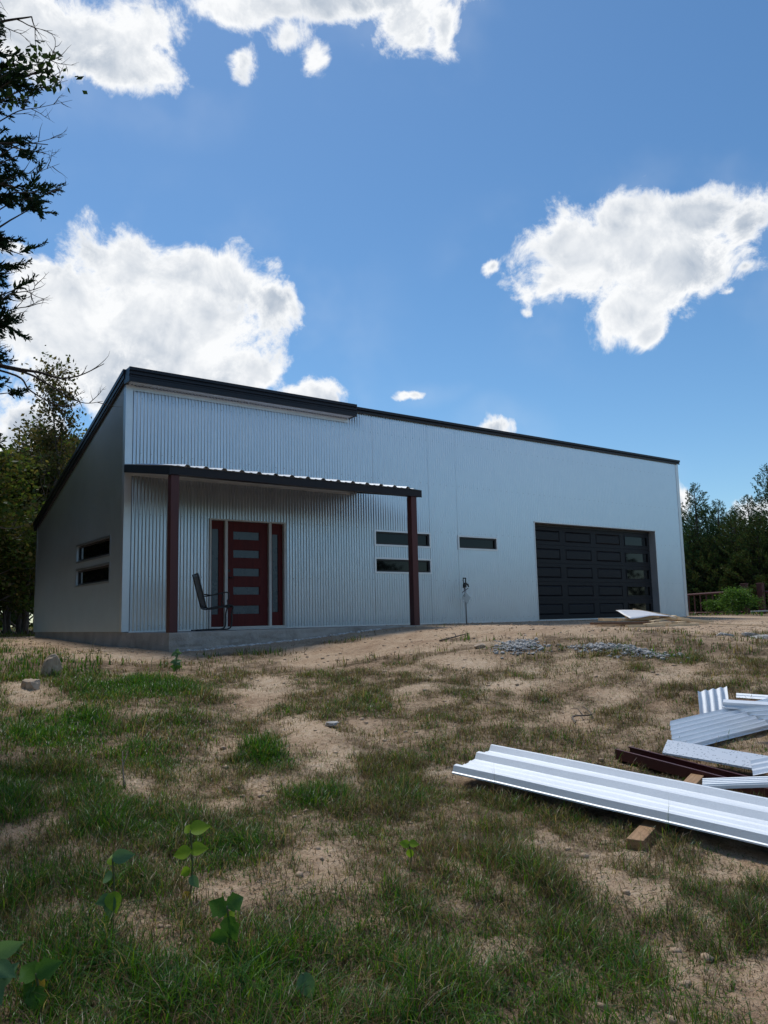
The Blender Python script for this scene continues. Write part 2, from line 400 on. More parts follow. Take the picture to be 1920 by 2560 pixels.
BARE = np.array([[-0.67, -2.78, 0.88, 0.96, 0.34], [-2.81, -5.14, 0.28, 0.69, 0.21], [1.2, -4.89, 0.8, 0.64, 0.56], [-0.8, -6.79, 0.29, 0.63, 0.48], [-1.23, -8.43, 0.18, 1.06, 0.53], [-1.93, -8.49, 0.18, 0.34, 0.45], [-1.47, -9.28, 0.21, 0.61, 0.57], [-2.18, -9.7, 0.24, 0.21, 0.5], [-2.7, -9.84, 0.15, 0.18, 0.43], [-2.99, -9.12, 0.16, 0.15, 0.33], [-3.6, -9.61, 0.15, 0.13, 0.24], [-2.7, -8.03, 0.18, 0.14, 0.32], [2.03, -6.85, 0.64, 0.55, 0.73], [1.25, -9.34, 0.23, 0.4, 0.86], [-2.66, -11.04, 0.12, 0.15, 0.56], [-3.27, -11.06, 0.16, 0.1, 0.42], [-3.58, -11.27, 0.2, 0.16, 0.37], [-1.55, -11.95, 0.19, 0.25, 0.91], [-0.81, -12.11, 0.17, 0.3, 1.03], [-1.86, -12.7, 0.09, 0.29, 1.02], [-1.49, -12.41, 0.13, 0.2, 1.01], [-2.73, -11.6, 0.09, 0.08, 0.62], [2.12, -5.4, 0.81, 0.38, 0.65], [2.92, -9.22, 0.38, 0.21, 0.97], [0.84, -7.4, 0.31, 0.33, 0.67], [-0.56, -8.48, 0.25, 0.26, 0.61], [-2.64, -6.5, 0.13, 0.19, 0.26], [1.69, -7.99, 0.31, 0.26, 0.78], [3.37, -9.1, 0.29, 0.18, 0.99], [-0.15, -5.91, 0.33, 0.38, 0.5], [2.14, -4.69, 1.43, 0.48, 0.62], [2.1, -9.12, 0.27, 0.19, 0.91], [0.06, -10.01, 0.18, 0.11, 0.82], [-2.91, -11.21, 0.08, 0.07, 0.52], [-2.05, -11.37, 0.09, 0.08, 0.72], [-2.08, -4.95, 0.3, 0.27, 0.28]])
def base_z(x, y):
    x = np.asarray(x, float); y = np.asarray(y, float)
    r = sstep(.3, 6.5, x)
    pad = -.27 + .25 * sstep(.3, 5.6, x) + .14 * sstep(0, 6.5, y) * (1 - r)
    pad = pad - .034 * sstep(5, 8, x) * np.clip(-y, 0, 5)
    y0 = -2.6 - 3.6 * sstep(-1, 6, x)
    sp = .9 * np.logaddexp(0, -(y - y0) / .9)
    return pad - .097 * np.minimum(sp, 14)
MOUNDS = [(-1.15, -8.6, .35, .9, .53, .07), (-2.6, -5.2, .5, .5, 0, .05), (-1.9, -9.05, .3, .4, .5, .04), (2.1, -6.7, 1.0, .6, .7, .05),
          (3.5, -8.0, .5, .9, .9, .05), (-2.3, -7.2, .5, 1.0, .3, .05), (-1.4, -7.6, .25, .8, .4, -.05)]
def ell(x, y, cx, cy, ra, rb, th):
    dx, dy = x - cx, y - cy
    a = dx * math.cos(th) - dy * math.sin(th); b = dx * math.sin(th) + dy * math.cos(th)
    return (a / ra) ** 2 + (b / rb) ** 2
def ground_z(x, y):
    x = np.asarray(x, float); y = np.asarray(y, float)
    z = base_z(x, y)
    near_b = 1 - sstep(-3.4, -1.8, y) * sstep(-1.2, .2, x)          # flat against the building
    near_b = .25 + .75 * near_b
    near_b = near_b * (1 - .65 * sstep(-8.5, -6, y) * sstep(2.5, 6, x))
    d = np.hypot(x - CAM[0], y - CAM[1])
    fade = np.exp(-(d / 60) ** 2)
    z = z + near_b * fade * (.05 * fbm(x, y, .55, 3) + .028 * fbm(x + 40, y, 1.9, 3) + .016 * np.abs(fbm(x - 9, y + 5, 5.5, 3)) + .009 * fbm(x, y + 31, 17, 3))
    for cx, cy, ra, rb, th, h in MOUNDS: z = z + h * np.exp(-ell(x, y, cx, cy, ra, rb, th))
    inside = (x > .12) & (x < 17.3) & (y > .15) & (y < 6.3)
    z = np.where(inside, z - .4, z)
    porch = (x > .1) & (x < 5.05) & (y > -2.14) & (y < .3)
    z = np.where(porch, np.minimum(z, -.3), z)
    return z
def dirt_edge(x):     # y beyond which the builders' bare pad begins
    return -3.3 - 3.4 * sstep(-.5, 5, x)
def cover_green(x, y):
    jx = x + .18 * fbm(x + 3, y, 2.3, 3); jy = y + .3 * fbm(x, y + 7, 1.8, 3)
    n = fbm(x, y, .9, 3) + .6 * fbm(x + 50, y, 3.2, 3)
    c = .42 + .58 * sstep(-.4, .25, n)
    c = c * (.55 + .45 * sstep(-.25, .2, fbm(x + 11, y - 6, 4.3, 2)))
    edge = dirt_edge(jx)
    pad = sstep(-.5, .7, jy - edge)
    c = c * (1 - .97 * pad)
    lf = (1 - sstep(-1.6, -.4, jx)) * sstep(-4.5, -3, jy)            # beside the left wall
    c = np.maximum(c, lf * (.35 + .6 * sstep(-.1, .35, n)))
    far = np.maximum(sstep(18.6, 20, jx), sstep(7.5, 9, jy))
    c = np.maximum(c, far * .9)
    for cx, cy, ra, rb, th in BARE:
        e = ell(jx, jy, cx, cy, ra * .92, rb * .92, th); c = c * (1 - .93 * np.exp(-e ** 1.5))
    g = .08 + .25 * sstep(-.1, .5, fbm(x - 20, y + 3, 1.3, 3)) + .22 * (1 - sstep(-3.2, -1.5, x)) + .4 * lf + .3 * (1 - sstep(-11.9, -10.9, y + .25 * (x + 3)))
    for cx, cy, ra, rb, th, s in GREEN:
        e = np.exp(-ell(jx, jy, cx, cy, ra * 1.05, rb * 1.05, th) ** 1.5)
        g = np.maximum(g, s * e); c = np.maximum(c, (.55 + .45 * s) * e)
    return np.clip(c, 0, 1), np.clip(g + far * .3, 0, 1)

def build_ground():
    view = math.atan2(.589, .797)
    fine = np.radians(np.arange(-50, 50.01, .18)) + view
    coarse = np.radians(np.arange(54, 306.1, 4)) + view
    th = np.concatenate([fine, coarse])
    r = [.15, .6, 1.2]
    while r[-1] < 30: r.append(r[-1] * (1.0078 if r[-1] > 2 else 1.06))
    while r[-1] < 1500: r.append(r[-1] * 1.12)
    r = np.array(r)
    R, T = np.meshgrid(r, th, indexing='ij')
    X = CAM[0] + R * np.sin(T); Y = CAM[1] + R * np.cos(T)
    Z = ground_z(X, Y)
    nr, na = X.shape
    V = np.stack([X, Y, Z], -1).reshape(-1, 3)
    i = np.arange(nr - 1)[:, None] * na; j = np.arange(na)[None, :]; j2 = (j + 1) % na
    Q = np.stack([i + j, i + na + j, i + na + j2, i + j2], -1).reshape(-1, 4)
    V = np.vstack([V, [[CAM[0], CAM[1], ground_z(CAM[0], CAM[1])]]])
    Tt = np.stack([np.full(na, len(V) - 1), np.arange(na), (np.arange(na) + 1) % na], -1)
    c, g = cover_green(V[:, 0], V[:, 1])
    col = np.stack([c, g, np.zeros_like(c)], -1)
    me = mesh_np('ground', V, Tt, Q, col, smooth=True)
    m, nt, b = new_mat('bare_earth')
    L = nt.links
    n1 = noise_node(nt, 1.1, 6, .6, dist=.4); n2 = noise_node(nt, 16, 6, .68); n3 = noise_node(nt, 90, 3, .6)
    mx = nt.nodes.new('ShaderNodeMix'); mx.data_type = 'FLOAT'; mx.inputs['Factor'].default_value = .5
    L.new(n1.outputs['Fac'], mx.inputs['A']); L.new(n2.outputs['Fac'], mx.inputs['B'])
    soil = ramp(nt, mx.outputs['Result'], [(.34, (.27, .18, .115)), (.46, (.42, .30, .20)), (.56, (.52, .395, .275)), (.68, (.60, .49, .37))])
    speck = ramp(nt, n3.outputs['Fac'], [(.33, (.45, .4, .36)), (.47, (1, 1, 1))])
    s1 = nt.nodes.new('ShaderNodeMix'); s1.data_type = 'RGBA'; s1.blend_type = 'MULTIPLY'; s1.inputs['Factor'].default_value = .8
    L.new(soil, s1.inputs['A']); L.new(speck, s1.inputs['B'])
    at = nt.nodes.new('ShaderNodeAttribute'); at.attribute_name = 'Col'
    sp = nt.nodes.new('ShaderNodeSeparateColor'); L.new(at.outputs['Color'], sp.inputs[0])
    thatch = ramp(nt, n2.outputs['Fac'], [(.35, (.07, .052, .032)), (.5, (.135, .095, .06)), (.66, (.24, .17, .11))])
    mm = nt.nodes.new('ShaderNodeMix'); mm.data_type = 'RGBA'
    fm = nt.nodes.new('ShaderNodeMapRange'); fm.inputs['From Min'].default_value = .15; fm.inputs['From Max'].default_value = .85; fm.inputs['To Max'].default_value = .9
    L.new(sp.outputs[0], fm.inputs['Value']); L.new(fm.outputs[0], mm.inputs['Factor'])
    L.new(s1.outputs['Result'], mm.inputs['A']); L.new(thatch, mm.inputs['B'])
    L.new(mm.outputs['Result'], b.inputs['Base Color'])
    b.inputs['Roughness'].default_value = .95; b.inputs['Specular IOR Level'].default_value = .15
    v = nt.nodes.new('ShaderNodeTexVoronoi'); v.feature = 'DISTANCE_TO_EDGE'; v.inputs['Scale'].default_value = 9
    tc = nt.nodes.new('ShaderNodeTexCoord'); L.new(tc.outputs['Object'], v.inputs['Vector'])
    b1 = nt.nodes.new('ShaderNodeBump'); b1.inputs['Strength'].default_value = .8; b1.inputs['Distance'].default_value = .03
    L.new(n2.outputs['Fac'], b1.inputs['Height'])
    b2 = nt.nodes.new('ShaderNodeBump'); b2.inputs['Strength'].default_value = .7; b2.inputs['Distance'].default_value = .012
    L.new(n3.outputs['Fac'], b2.inputs['Height']); L.new(b1.outputs[0], b2.inputs['Normal'])
    L.new(b2.outputs[0], b.inputs['Normal'])
    o = add('ground', me, m)
    tag(o, kind='structure')
build_ground()

# sheets and boards that lie in the grass: blades do not grow through them (cx, cy, half length, half width, angle)
KEEP_OUT = [(-.404, -11.87, 1.87, .30, math.atan2(-1.998, .414)), (1.6, -10.63, .6, .17, math.atan2(-.147, .712)), (.74, -11.27, .6, .13, math.atan2(-.725, .136)),
            (.46, -11.4, .95, .10, math.atan2(-1.014, .031)), (.3, -12.0, .65, .07, math.atan2(-.315, .214)), (-.33, -11.38, .83, .06, math.atan2(.56, 1.56))]

def blades(n_cl, r0, r1, k, hmin, hmax, wid, lying=0., dry=None, seg=3, half=50, rho=None, seed=1, spread=.03, thr=0.):
    g = np.random.default_rng(seed)
    view = math.atan2(.589, .797)
    rr = np.sqrt(g.uniform(r0 ** 2, r1 ** 2, n_cl)); aa = view + np.radians(g.uniform(-half, half, n_cl))
    x = CAM[0] + rr * np.sin(aa); y = CAM[1] + rr * np.cos(aa)
    c, gr = cover_green(x, y)
    if lying > 1.2: c = c * (1 - .75 * gr)
    keep = g.uniform(0, 1, n_cl) < (c - thr) * (1.0 if rho is None else rho)
    keep &= ~((x > -.03) & (x < 17.5) & (y > -.05) & (y < 6.5)) & ~((x > -.03) & (x < 5.2) & (y > -2.3) & (y < .1))
    for cx, cy, hl, hw, an in KEEP_OUT:
        dx, dy = x - cx, y - cy
        keep &= ~((np.abs(dx * math.cos(an) + dy * math.sin(an)) < hl) & (np.abs(-dx * math.sin(an) + dy * math.cos(an)) < hw))
    x, y, c, gr = x[keep], y[keep], c[keep], gr[keep]
    n = len(x) * k
    x = np.repeat(x, k) + g.normal(0, spread, n); y = np.repeat(y, k) + g.normal(0, spread, n)
    c = np.repeat(c, k); gr = np.repeat(gr, k)
    cl_lean = np.repeat(g.uniform(0, 2 * np.pi, len(x) // k), k)
    z = ground_z(x, y) - .004
    h = g.uniform(hmin, hmax, n) * (.55 + .6 * c) * (.7 + .45 * gr) * (.5 + .85 * sstep(-.35, .4, fbm(x - 31, y + 12, 1.9, 3)))
    phi = cl_lean + g.normal(0, 1.3, n)
    bend = np.abs(g.normal(.45, .35, n)) + lying
    w = wid * g.uniform(.6, 1.3, n) * (.75 + .5 * gr)
    dirx, diry = np.cos(phi), np.sin(phi)
    sx, sy = -diry, dirx
    ts = np.linspace(0, 1, seg + 1)
    verts = np.zeros((n, 2 * seg + 1, 3), np.float32)
    curl = g.normal(0, .25, n)
    for q, t in enumerate(ts):
        up = np.maximum(h * (t - .42 * np.minimum(bend, 1.9) * t * t), .002 + 0 * h) if lying < 1.2 else h * .12 * t * (1 - .6 * t) + .004
        out = h * bend * t * (.25 + .75 * t) if lying < 1.2 else h * t
        px = x + dirx * out + sx * curl * out * t; py = y + diry * out + sy * curl * out * t; pz = z + up
        if q < seg:
            ww = w * (1 - .55 * t)
            verts[:, 2 * q] = np.stack([px - sx * ww, py - sy * ww, pz], -1)
            verts[:, 2 * q + 1] = np.stack([px + sx * ww, py + sy * ww, pz], -1)
        else: verts[:, 2 * q] = np.stack([px, py, pz], -1)
    m = 2 * seg + 1
    b = np.arange(n)[:, None] * m
    quads = np.concatenate([b + np.array([[2 * q, 2 * q + 1, 2 * q + 3, 2 * q + 2]]) for q in range(seg - 1)]) if seg > 1 else None
    tris = b + np.array([[2 * seg - 2, 2 * seg - 1, 2 * seg]])
    # blade colours: fresh green, blue green, yellow green, straw, brown
    pal = np.array([(.062, .165, .013), (.045, .125, .032), (.13, .215, .02), (.33, .255, .14), (.15, .105, .062)])
    pg = gr if dry is None else gr * 0 + (1 - dry)
    pg = np.clip(pg + g.normal(0, .12, n), 0, 1)
    u = g.uniform(0, 1, n)
    green = u < (.12 + .86 * pg)
    ci = np.where(green, g.choice([0, 0, 1, 1, 2], n), g.choice([3, 4, 4, 4], n))
    colr = pal[ci] * g.uniform(.65, 1.3, n)[:, None]
    tuft = .5 * fbm(x, y, 1.1, 2)[:, None]
    colr = np.clip(colr * (1 + tuft * np.array([.3, .2, .1])), .005, 1)
    col = np.repeat(colr, m, 0)
    return verts.reshape(-1, 3), tris, quads, col
def join_blades(parts):
    V, T, Q, Cc = [], [], [], []; off = 0
    for v, t, q, c in parts:
        V.append(v); T.append(t + off); Cc.append(c)
        if q is not None: Q.append(q + off)
        off += len(v)
    return np.concatenate(V), np.concatenate(T), np.concatenate(Q), np.concatenate(Cc)
def build_grass():
    P = [blades(57000, 2.0, 6.2, 6, .04, .135, .0019, seed=1, lying=.25, spread=.035),
         blades(50000, 6.0, 10.5, 5, .04, .13, .0029, seed=2, lying=.25, spread=.045),
         blades(36000, 10.2, 26, 4, .06, .15, .006, seg=2, seed=3, spread=.05, half=46),
         blades(9000, 26, 75, 3, .08, .2, .02, seg=2, seed=9, spread=.1, half=40)]
    me = mesh_np('grass', *join_blades(P)); o = add('grass', me, M['grass'])
    tag(o, 'short patchy green grass growing over the slope', 'grass', kind='stuff')
    P = [blades(900, 2.0, 6.0, 4, .16, .3, .0016, seed=4, spread=.015, dry=.55, rho=.8), blades(1100, 6.0, 12, 4, .15, .28, .0026, seed=5, spread=.02, dry=.5, rho=.6)]
    me = mesh_np('tall_grass_stalks', *join_blades(P)); o = add('tall_grass_stalks', me, M['grass'])
    tag(o, 'thin tall grass stalks standing above the short grass', 'grass', kind='stuff')
    P = [blades(90000, 2.0, 6.5, 2, .04, .14, .0018, lying=1.5, dry=.97, seg=2, seed=6, spread=.05, thr=-.12),
         blades(80000, 6.3, 12, 2, .05, .16, .003, lying=1.5, dry=.97, seg=2, seed=7, spread=.06, thr=-.06)]
    me = mesh_np('dead_grass_litter', *join_blades(P)); o = add('dead_grass_litter', me, M['grass'])
    tag(o, 'dry brown dead grass lying flat on the soil', 'dead grass', kind='stuff')
build_grass()

# ------------------------------------------------------------------ stones, gravel
def rocks(n, xs, ys, size, seed, flat=.6, sink=.35):
    g = np.random.default_rng(seed)
    base = np.array([(sx, sy, sz) for sz in (-1, 1) for sy in (-1, 1) for sx in (-1, 1)], float)
    top = np.array([(0, 0, 1.35), (1.3, 0, 0), (-1.3, 0, 0), (0, 1.3, 0), (0, -1.3, 0)])
    ico = np.concatenate([base * .78, top])
    faces = [(4, 5, 8), (5, 7, 8), (7, 6, 8), (6, 4, 8), (1, 3, 9), (3, 7, 9), (7, 5, 9), (5, 1, 9), (0, 4, 10), (4, 6, 10), (6, 2, 10), (2, 0, 10),
             (2, 6, 11), (6, 7, 11), (7, 3, 11), (3, 2, 11), (0, 1, 12), (1, 5, 12), (5, 4, 12), (4, 0, 12)]
    F = np.array(faces)
    V = ico[None] * (1 + g.normal(0, .22, (n, 13, 3)))
    s = size[0] * (size[1] / size[0]) ** (g.uniform(0, 1, n) ** 2.2)
    V = V * s[:, None, None] * np.array([1.15, 1, flat]) * .5
    a = g.uniform(0, 6.28, n); c_, s_ = np.cos(a), np.sin(a)
    X = V[..., 0] * c_[:, None] - V[..., 1] * s_[:, None]; Y = V[..., 0] * s_[:, None] + V[..., 1] * c_[:, None]
    z = ground_z(xs, ys) + s * flat * .5 * (1 - sink * 2)
    W = np.stack([X + xs[:, None], Y + ys[:, None], V[..., 2] + z[:, None]], -1)
    return W.reshape(-1, 3), (np.arange(n)[:, None, None] * 13 + F[None]).reshape(-1, 3)
def build_stones():
    g = np.random.default_rng(21)
    n = 18000
    rr = np.sqrt(g.uniform(4, 500, n)); aa = math.atan2(.589, .797) + np.radians(g.uniform(-38, 38, n))
    x = CAM[0] + rr * np.sin(aa); y = CAM[1] + rr * np.cos(aa)
    c, _ = cover_green(x, y)
    k = (g.uniform(0, 1, n) > c + .15) & ~((x > -.1) & (y > -2.4) & (x < 5.3)) & ~((x > -.1) & (y > -.1))
    x, y = x[k], y[k]
    V, F = rocks(len(x), x, y, (.007, .042), 22)
    o = add('pebbles', mesh_np('pebbles', V, F), M['clod']); tag(o, 'small tan pebbles and clods scattered on bare soil', 'pebbles', kind='stuff')
    x = g.uniform(.1, 3.4, 420) ** 1.15; y = -2.27 - np.abs(g.normal(0, .07, 420))
    V, F = rocks(420, x, y, (.012, .06), 24)
    o = add('mortar_rubble', mesh_np('mortar_rubble', V, F), M['rubble']); tag(o, 'white mortar rubble strewn along the foot of the porch slab', 'rubble', kind='stuff')
    for nm, cx, cy, ra, rb, th, lab in (('gravel_heap', 3.15, -6.75, .28, .5, .85, 'low spill of grey gravel nearer the porch slab'),
                                   ('gravel_heap', 3.62, -8.0, .26, .62, -.15, 'larger spill of grey gravel out in the dry grass')):
        q = g.normal(0, .5, (900, 2))
        a, b = q[:, 0] * ra, q[:, 1] * rb
        x = cx + a * math.cos(th) + b * math.sin(th); y = cy - a * math.sin(th) + b * math.cos(th)
        V, F = rocks(900, x, y, (.012, .055), 23)
        h = .06 * np.exp(-(q ** 2).sum(1)) * g.uniform(0, 1, 900)
        V[:, 2] += np.repeat(h, 13)
        o = add(nm, mesh_np(nm, V, F), M['gravel']); tag(o, lab, 'gravel', kind='stuff')
build_stones()

def boulder(name, loc, size, seed, label, mat, rz=0, tilt=(0, 0), cat='stone', group=None):
    import bmesh
    bm = bmesh.new(); bmesh.ops.create_icosphere(bm, subdivisions=4, radius=1)
    g = np.random.default_rng(seed)
    planes = [(Vector(g.normal(0, 1, 3)).normalized(), g.uniform(.55, .85)) for _ in range(16)]
    for v in bm.verts:
        p = v.co.copy()
        for nrm_, d in planes:
            e = p.dot(nrm_) - d
            if e > 0: p -= nrm_ * e * .93
        q = p.normalized()
        p *= 1 + .12 * float(perlin(q.x * 3 + seed, q.y * 3 + q.z * 2)) + .07 * float(perlin(q.x * 9 + seed, q.y * 9 + q.z * 7))
        v.co = Vector((p.x * size[0], p.y * size[1], p.z * size[2]))
    me = bpy.data.meshes.new(name); bm.to_mesh(me); bm.free()
    o = add(name, me, mat); o.location = loc; o.rotation_euler = (tilt[0], tilt[1], rz)
    tag(o, label, cat, group); return o
def gz(x, y): return float(ground_z(x, y))

# ------------------------------------------------------------------ the metal building
LEN, DEP = 17.44, 6.45
PITCH, AMP = .0678, .0135
SLOPE = (4.84 - 2.70) / 6.5
def roof_under(y): return 4.78 - SLOPE * max(y, 0)
bld = thing('metal_building', 'long corrugated grey metal building with shed roof, porch canopy and black garage door', 'building', (0, 0, 0))

def corr_wall(name, mat, a0, a1, fn, openings, top, bottom=0.0, sub=6):
    """corrugated sheet: fn(a, depth, z) -> point; openings (a0,a1,z0,z1); top(a)"""
    ts = list(np.arange(a0, a1, PITCH / sub)) + [a1]
    for o in openings: ts += [o[0], o[1]]
    ts = sorted(set(round(t, 5) for t in ts))
    mb = MB()
    for i in range(len(ts) - 1):
        ta, tb = ts[i], ts[i + 1]
        if tb - ta < 1e-4: continue
        mid = (ta + tb) / 2
        cuts = sorted((o[2], o[3]) for o in openings if o[0] < mid < o[1])
        z = bottom; iv = []
        for c in cuts:
            if c[0] > z: iv.append((z, c[0]))
            z = max(z, c[1])
        iv.append((z, None))
        da = AMP * (1 + math.cos(2 * math.pi * ta / PITCH)); db = AMP * (1 + math.cos(2 * math.pi * tb / PITCH))
        for z0, z1 in iv:
            za, zb = (top(ta), top(tb)) if z1 is None else (z1, z1)
            if za <= z0: continue
            mb.poly([fn(ta, da, z0), fn(tb, db, z0), fn(tb, db, zb), fn(ta, da, za)])
    # weld along the ribs so that it shades as one rolled sheet
    import bmesh
    me = bpy.data.meshes.new(name); me.from_pydata(mb.v, [], mb.f)
    bm = bmesh.new(); bm.from_mesh(me); bmesh.ops.remove_doubles(bm, verts=bm.verts, dist=.0004); bm.to_mesh(me); bm.free()
    me.polygons.foreach_set('use_smooth', np.ones(len(me.polygons), bool)); me.update()
    return add(name, me, mat, bld)
DOOR = (1.67, 3.335, .0, 2.155)
WINS = [(5.62, 7.235, 1.765, 2.108), (5.62, 7.235, 1.15, 1.488), (8.118, 9.42, 1.765, 2.088)]
GAR = (10.80, 16.05, -.05, 2.575)
SWIN = [(.72, 2.96, 1.44, 1.815), (.72, 2.96, .935, 1.30)]
corr_wall('front_wall', M['galv'], 0, LEN, lambda a, d, z: (a, -d, z), [DOOR] + WINS + [GAR], lambda a: 4.585 if a < 4.95 else 4.76)
corr_wall('side_wall', M['galv_side'], 0, DEP, lambda a, d, z: (-d, a, z), SWIN, lambda a: roof_under(a) - .03)
MB().box(LEN - .02, LEN, .02, DEP, 0, 2.7).poly([(LEN, 0, 0), (LEN, DEP, 0), (LEN, DEP, roof_under(DEP)), (LEN, 0, 4.76)]).build('end_wall', M['galv'], bld)
MB().box(0, LEN, DEP, DEP + .02, 0, roof_under(DEP)).build('back_wall', M['galv'], bld)
# interior shell so the openings are not see-through
MB().box(.25, LEN - .25, .45, DEP - .2, .01, 2.62).build('interior_partition', M['win_frame'], bld)

# screws: every third rib, girt rows
sc = MB()
for z in (.1, 1.0, 2.15, 3.3, 4.35):
    k = 0
    while k * PITCH * 3 + .1 < LEN - .1:
        x = round((.1 + k * PITCH * 3) / PITCH) * PITCH; k += 1
        if any(o[0] - .06 < x < o[1] + .06 and o[2] - .06 < z < o[3] + .06 for o in [DOOR] + WINS + [GAR]): continue
        sc.tube([(x, -2 * AMP, z), (x, -2 * AMP - .006, z)], .0075, 6)
tag(sc.build('screws', M['pipe'], bld), kind='stuff')

# foundation and porch slab
fd = MB().box(.0, LEN, .0, DEP, -.6, -.002).build('foundation', M['concrete'], bld)
pm, pnt, pb = new_mat('porch_concrete')
_n = noise_node(pnt, 2.6, 7, .65, dist=.6); _n2 = noise_node(pnt, 1.1, 3, .5); _n3 = noise_node(pnt, 26, 5, .7)
_c = ramp(pnt, _n.outputs['Fac'], [(.3, (.27, .245, .215)), (.5, (.41, .38, .34)), (.64, (.47, .44, .40)), (.67, (.56, .55, .54)), (.8, (.42, .41, .40))])
pnt.links.new(_c, pb.inputs['Base Color']); pb.inputs['Roughness'].default_value = .9
_b = pnt.nodes.new('ShaderNodeBump'); _b.inputs['Strength'].default_value = .9; _b.inputs['Distance'].default_value = .02
pnt.links.new(_n3.outputs['Fac'], _b.inputs['Height']); pnt.links.new(_b.outputs[0], pb.inputs['Normal'])
g = np.random.default_rng(5)
# porch slab: rough poured edge, broken foot
xs = np.linspace(-.005, 5.15, 90); zs = [-.013, -.03, -.09, -.15, -.2, -.24, -.27, -.34, -.5]
mb = MB()
front_rows = []
for zi, z in enumerate(zs):
    row = []
    for x in xs:
        rough = 0 if zi < 2 else .016 * float(fbm(x * 3, z * 9, 2.0, 3)) - (.05 * max(0, float(fbm(x + 3, z * 5, 1.6, 3)) + .05) if zi > 4 else 0)
        row.append((x, -2.24 - rough + (0 if zi else .004), z))
    front_rows.append(row)
mb.grid(front_rows[::-1])
mb.poly([(-.005, .0, -.5), (-.005, .0, -.013), (-.005, -2.236, -.013), (-.005, -2.24, -.5)][::-1])
mb.poly([(5.15, .0, -.5), (5.15, .0, -.013), (5.15, -2.236, -.013), (5.15, -2.24, -.5)])
mb.poly([(-.005, -2.236, -.013), (5.15, -2.236, -.013), (5.15, -.026, -.013), (-.005, -.026, -.013)])
mb.build('porch_slab', pm, fd)

# corner, base and soffit trims
MB().prism([(-.034, -.036), (.1, -.036), (.1, -.024), (-.024, -.024), (-.024, .09), (-.034, .09)], 'z', .0, 4.58).build('corner_trim', M['trim'], bld)
MB().prism([(LEN - .1, -.036), (LEN + .034, -.036), (LEN + .034, .09), (LEN + .024, .09), (LEN + .024, -.024), (LEN - .1, -.024)], 'z', .0, 4.74).build('corner_trim', M['trim'], bld)
MB().prism([(-.026, DEP - .07), (-.036, DEP - .07), (-.036, DEP + .03), (.06, DEP + .03), (.06, DEP + .022), (-.026, DEP + .022)], 'z', .0, roof_under(DEP) - .04).build('corner_trim', M['galv_side'], bld)
MB().box(.1, LEN - .1, -.036, -.0275, -.028, .012).build('base_trim', M['trim'], bld)
MB().box(.1, 4.96, -.036, -.0275, 4.484, 4.566).build('soffit_trim', M['trim'], bld)
MB().box(.1, 4.97, -.036, -.0275, 2.86, 2.95).build('ledger_trim', M['trim'], bld)

# roof, fascia, overhang with corrugated soffit
rf = MB()
rf.prism([(-.06, 4.846), (DEP + .12, 4.846 - SLOPE * (DEP + .12) - .0), (DEP + .12, 4.79 - SLOPE * (DEP + .12)), (-.06, 4.79)], 'x', -.07, LEN + .06)
roof = rf.build('roof', M['dark_trim'], bld)
fa = MB()
fa.prism([(-.05, 4.745), (-.085, 4.745), (-.085, 4.775), (-.062, 4.785), (-.062, 4.80), (-.10, 4.815), (-.10, 4.872), (-.05, 4.872)], 'x', 4.97, LEN + .07)
fa.build('eave_fascia', M['dark_trim'], bld)
fo = MB()
fo.prism([(-.28, 4.572), (-.318, 4.572), (-.318, 4.66), (-.300, 4.675), (-.300, 4.70), (-.325, 4.715), (-.325, 4.745), (-.305, 4.757), (-.305, 4.772), (-.34, 4.785), (-.34, 4.842), (-.28, 4.842)], 'x', -.075, 4.99)
fo.box(-.075, 4.99, -.28, -.055, 4.80, 4.838)
fo.box(4.955, 4.99, -.28, -.04, 4.575, 4.80)
fo.box(-.075, -.04, -.28, -.04, 4.575, 4.80)
fo.build('overhang_fascia', M['dark_trim'], bld)
sf = MB()
us = np.arange(-.03, 4.95, PITCH / 6)
sf.grid([[(u, yy, 4.585 + AMP * (1 + math.cos(2 * math.pi * u / PITCH)) - .012) for u in us] for yy in (-.285, -.02)])
sf.build('overhang_soffit', M['galv'], bld, smooth=True)
rk = MB()
def rake(x0, x1, dz0, dz1, y0=-.05, y1=DEP + .13):
    rk.poly([(x0, y0, 4.85 - SLOPE * y0 * 0 - dz0), (x0, y1, 4.85 - SLOPE * y1 - dz0), (x0, y1, 4.85 - SLOPE * y1 - dz1), (x0, y0, 4.85 - dz1)])
    b = len(rk.v)
def rake_box(x0, x1, t, bt):
    y0, y1 = -.05, DEP + .13
    P = []
    for x in (x0, x1):
        for y, zz in ((y0, 4.85), (y1, 4.85 - SLOPE * y1)):
            P += [(x, y, zz - t), (x, y, zz - bt)]
    b = len(rk.v); rk.v += P
    rk.f += [tuple(b + i for i in q) for q in ((0, 1, 3, 2), (4, 6, 7, 5), (0, 2, 6, 4), (1, 5, 7, 3), (0, 4, 5, 1), (2, 3, 7, 6))]
rake_box(-.105, -.03, -.012, .07); rake_box(-.09, -.03, .072, .16); rake_box(-.075, -.03, .162, .21)
rk.build('rake_trim', M['dark_trim'], bld)

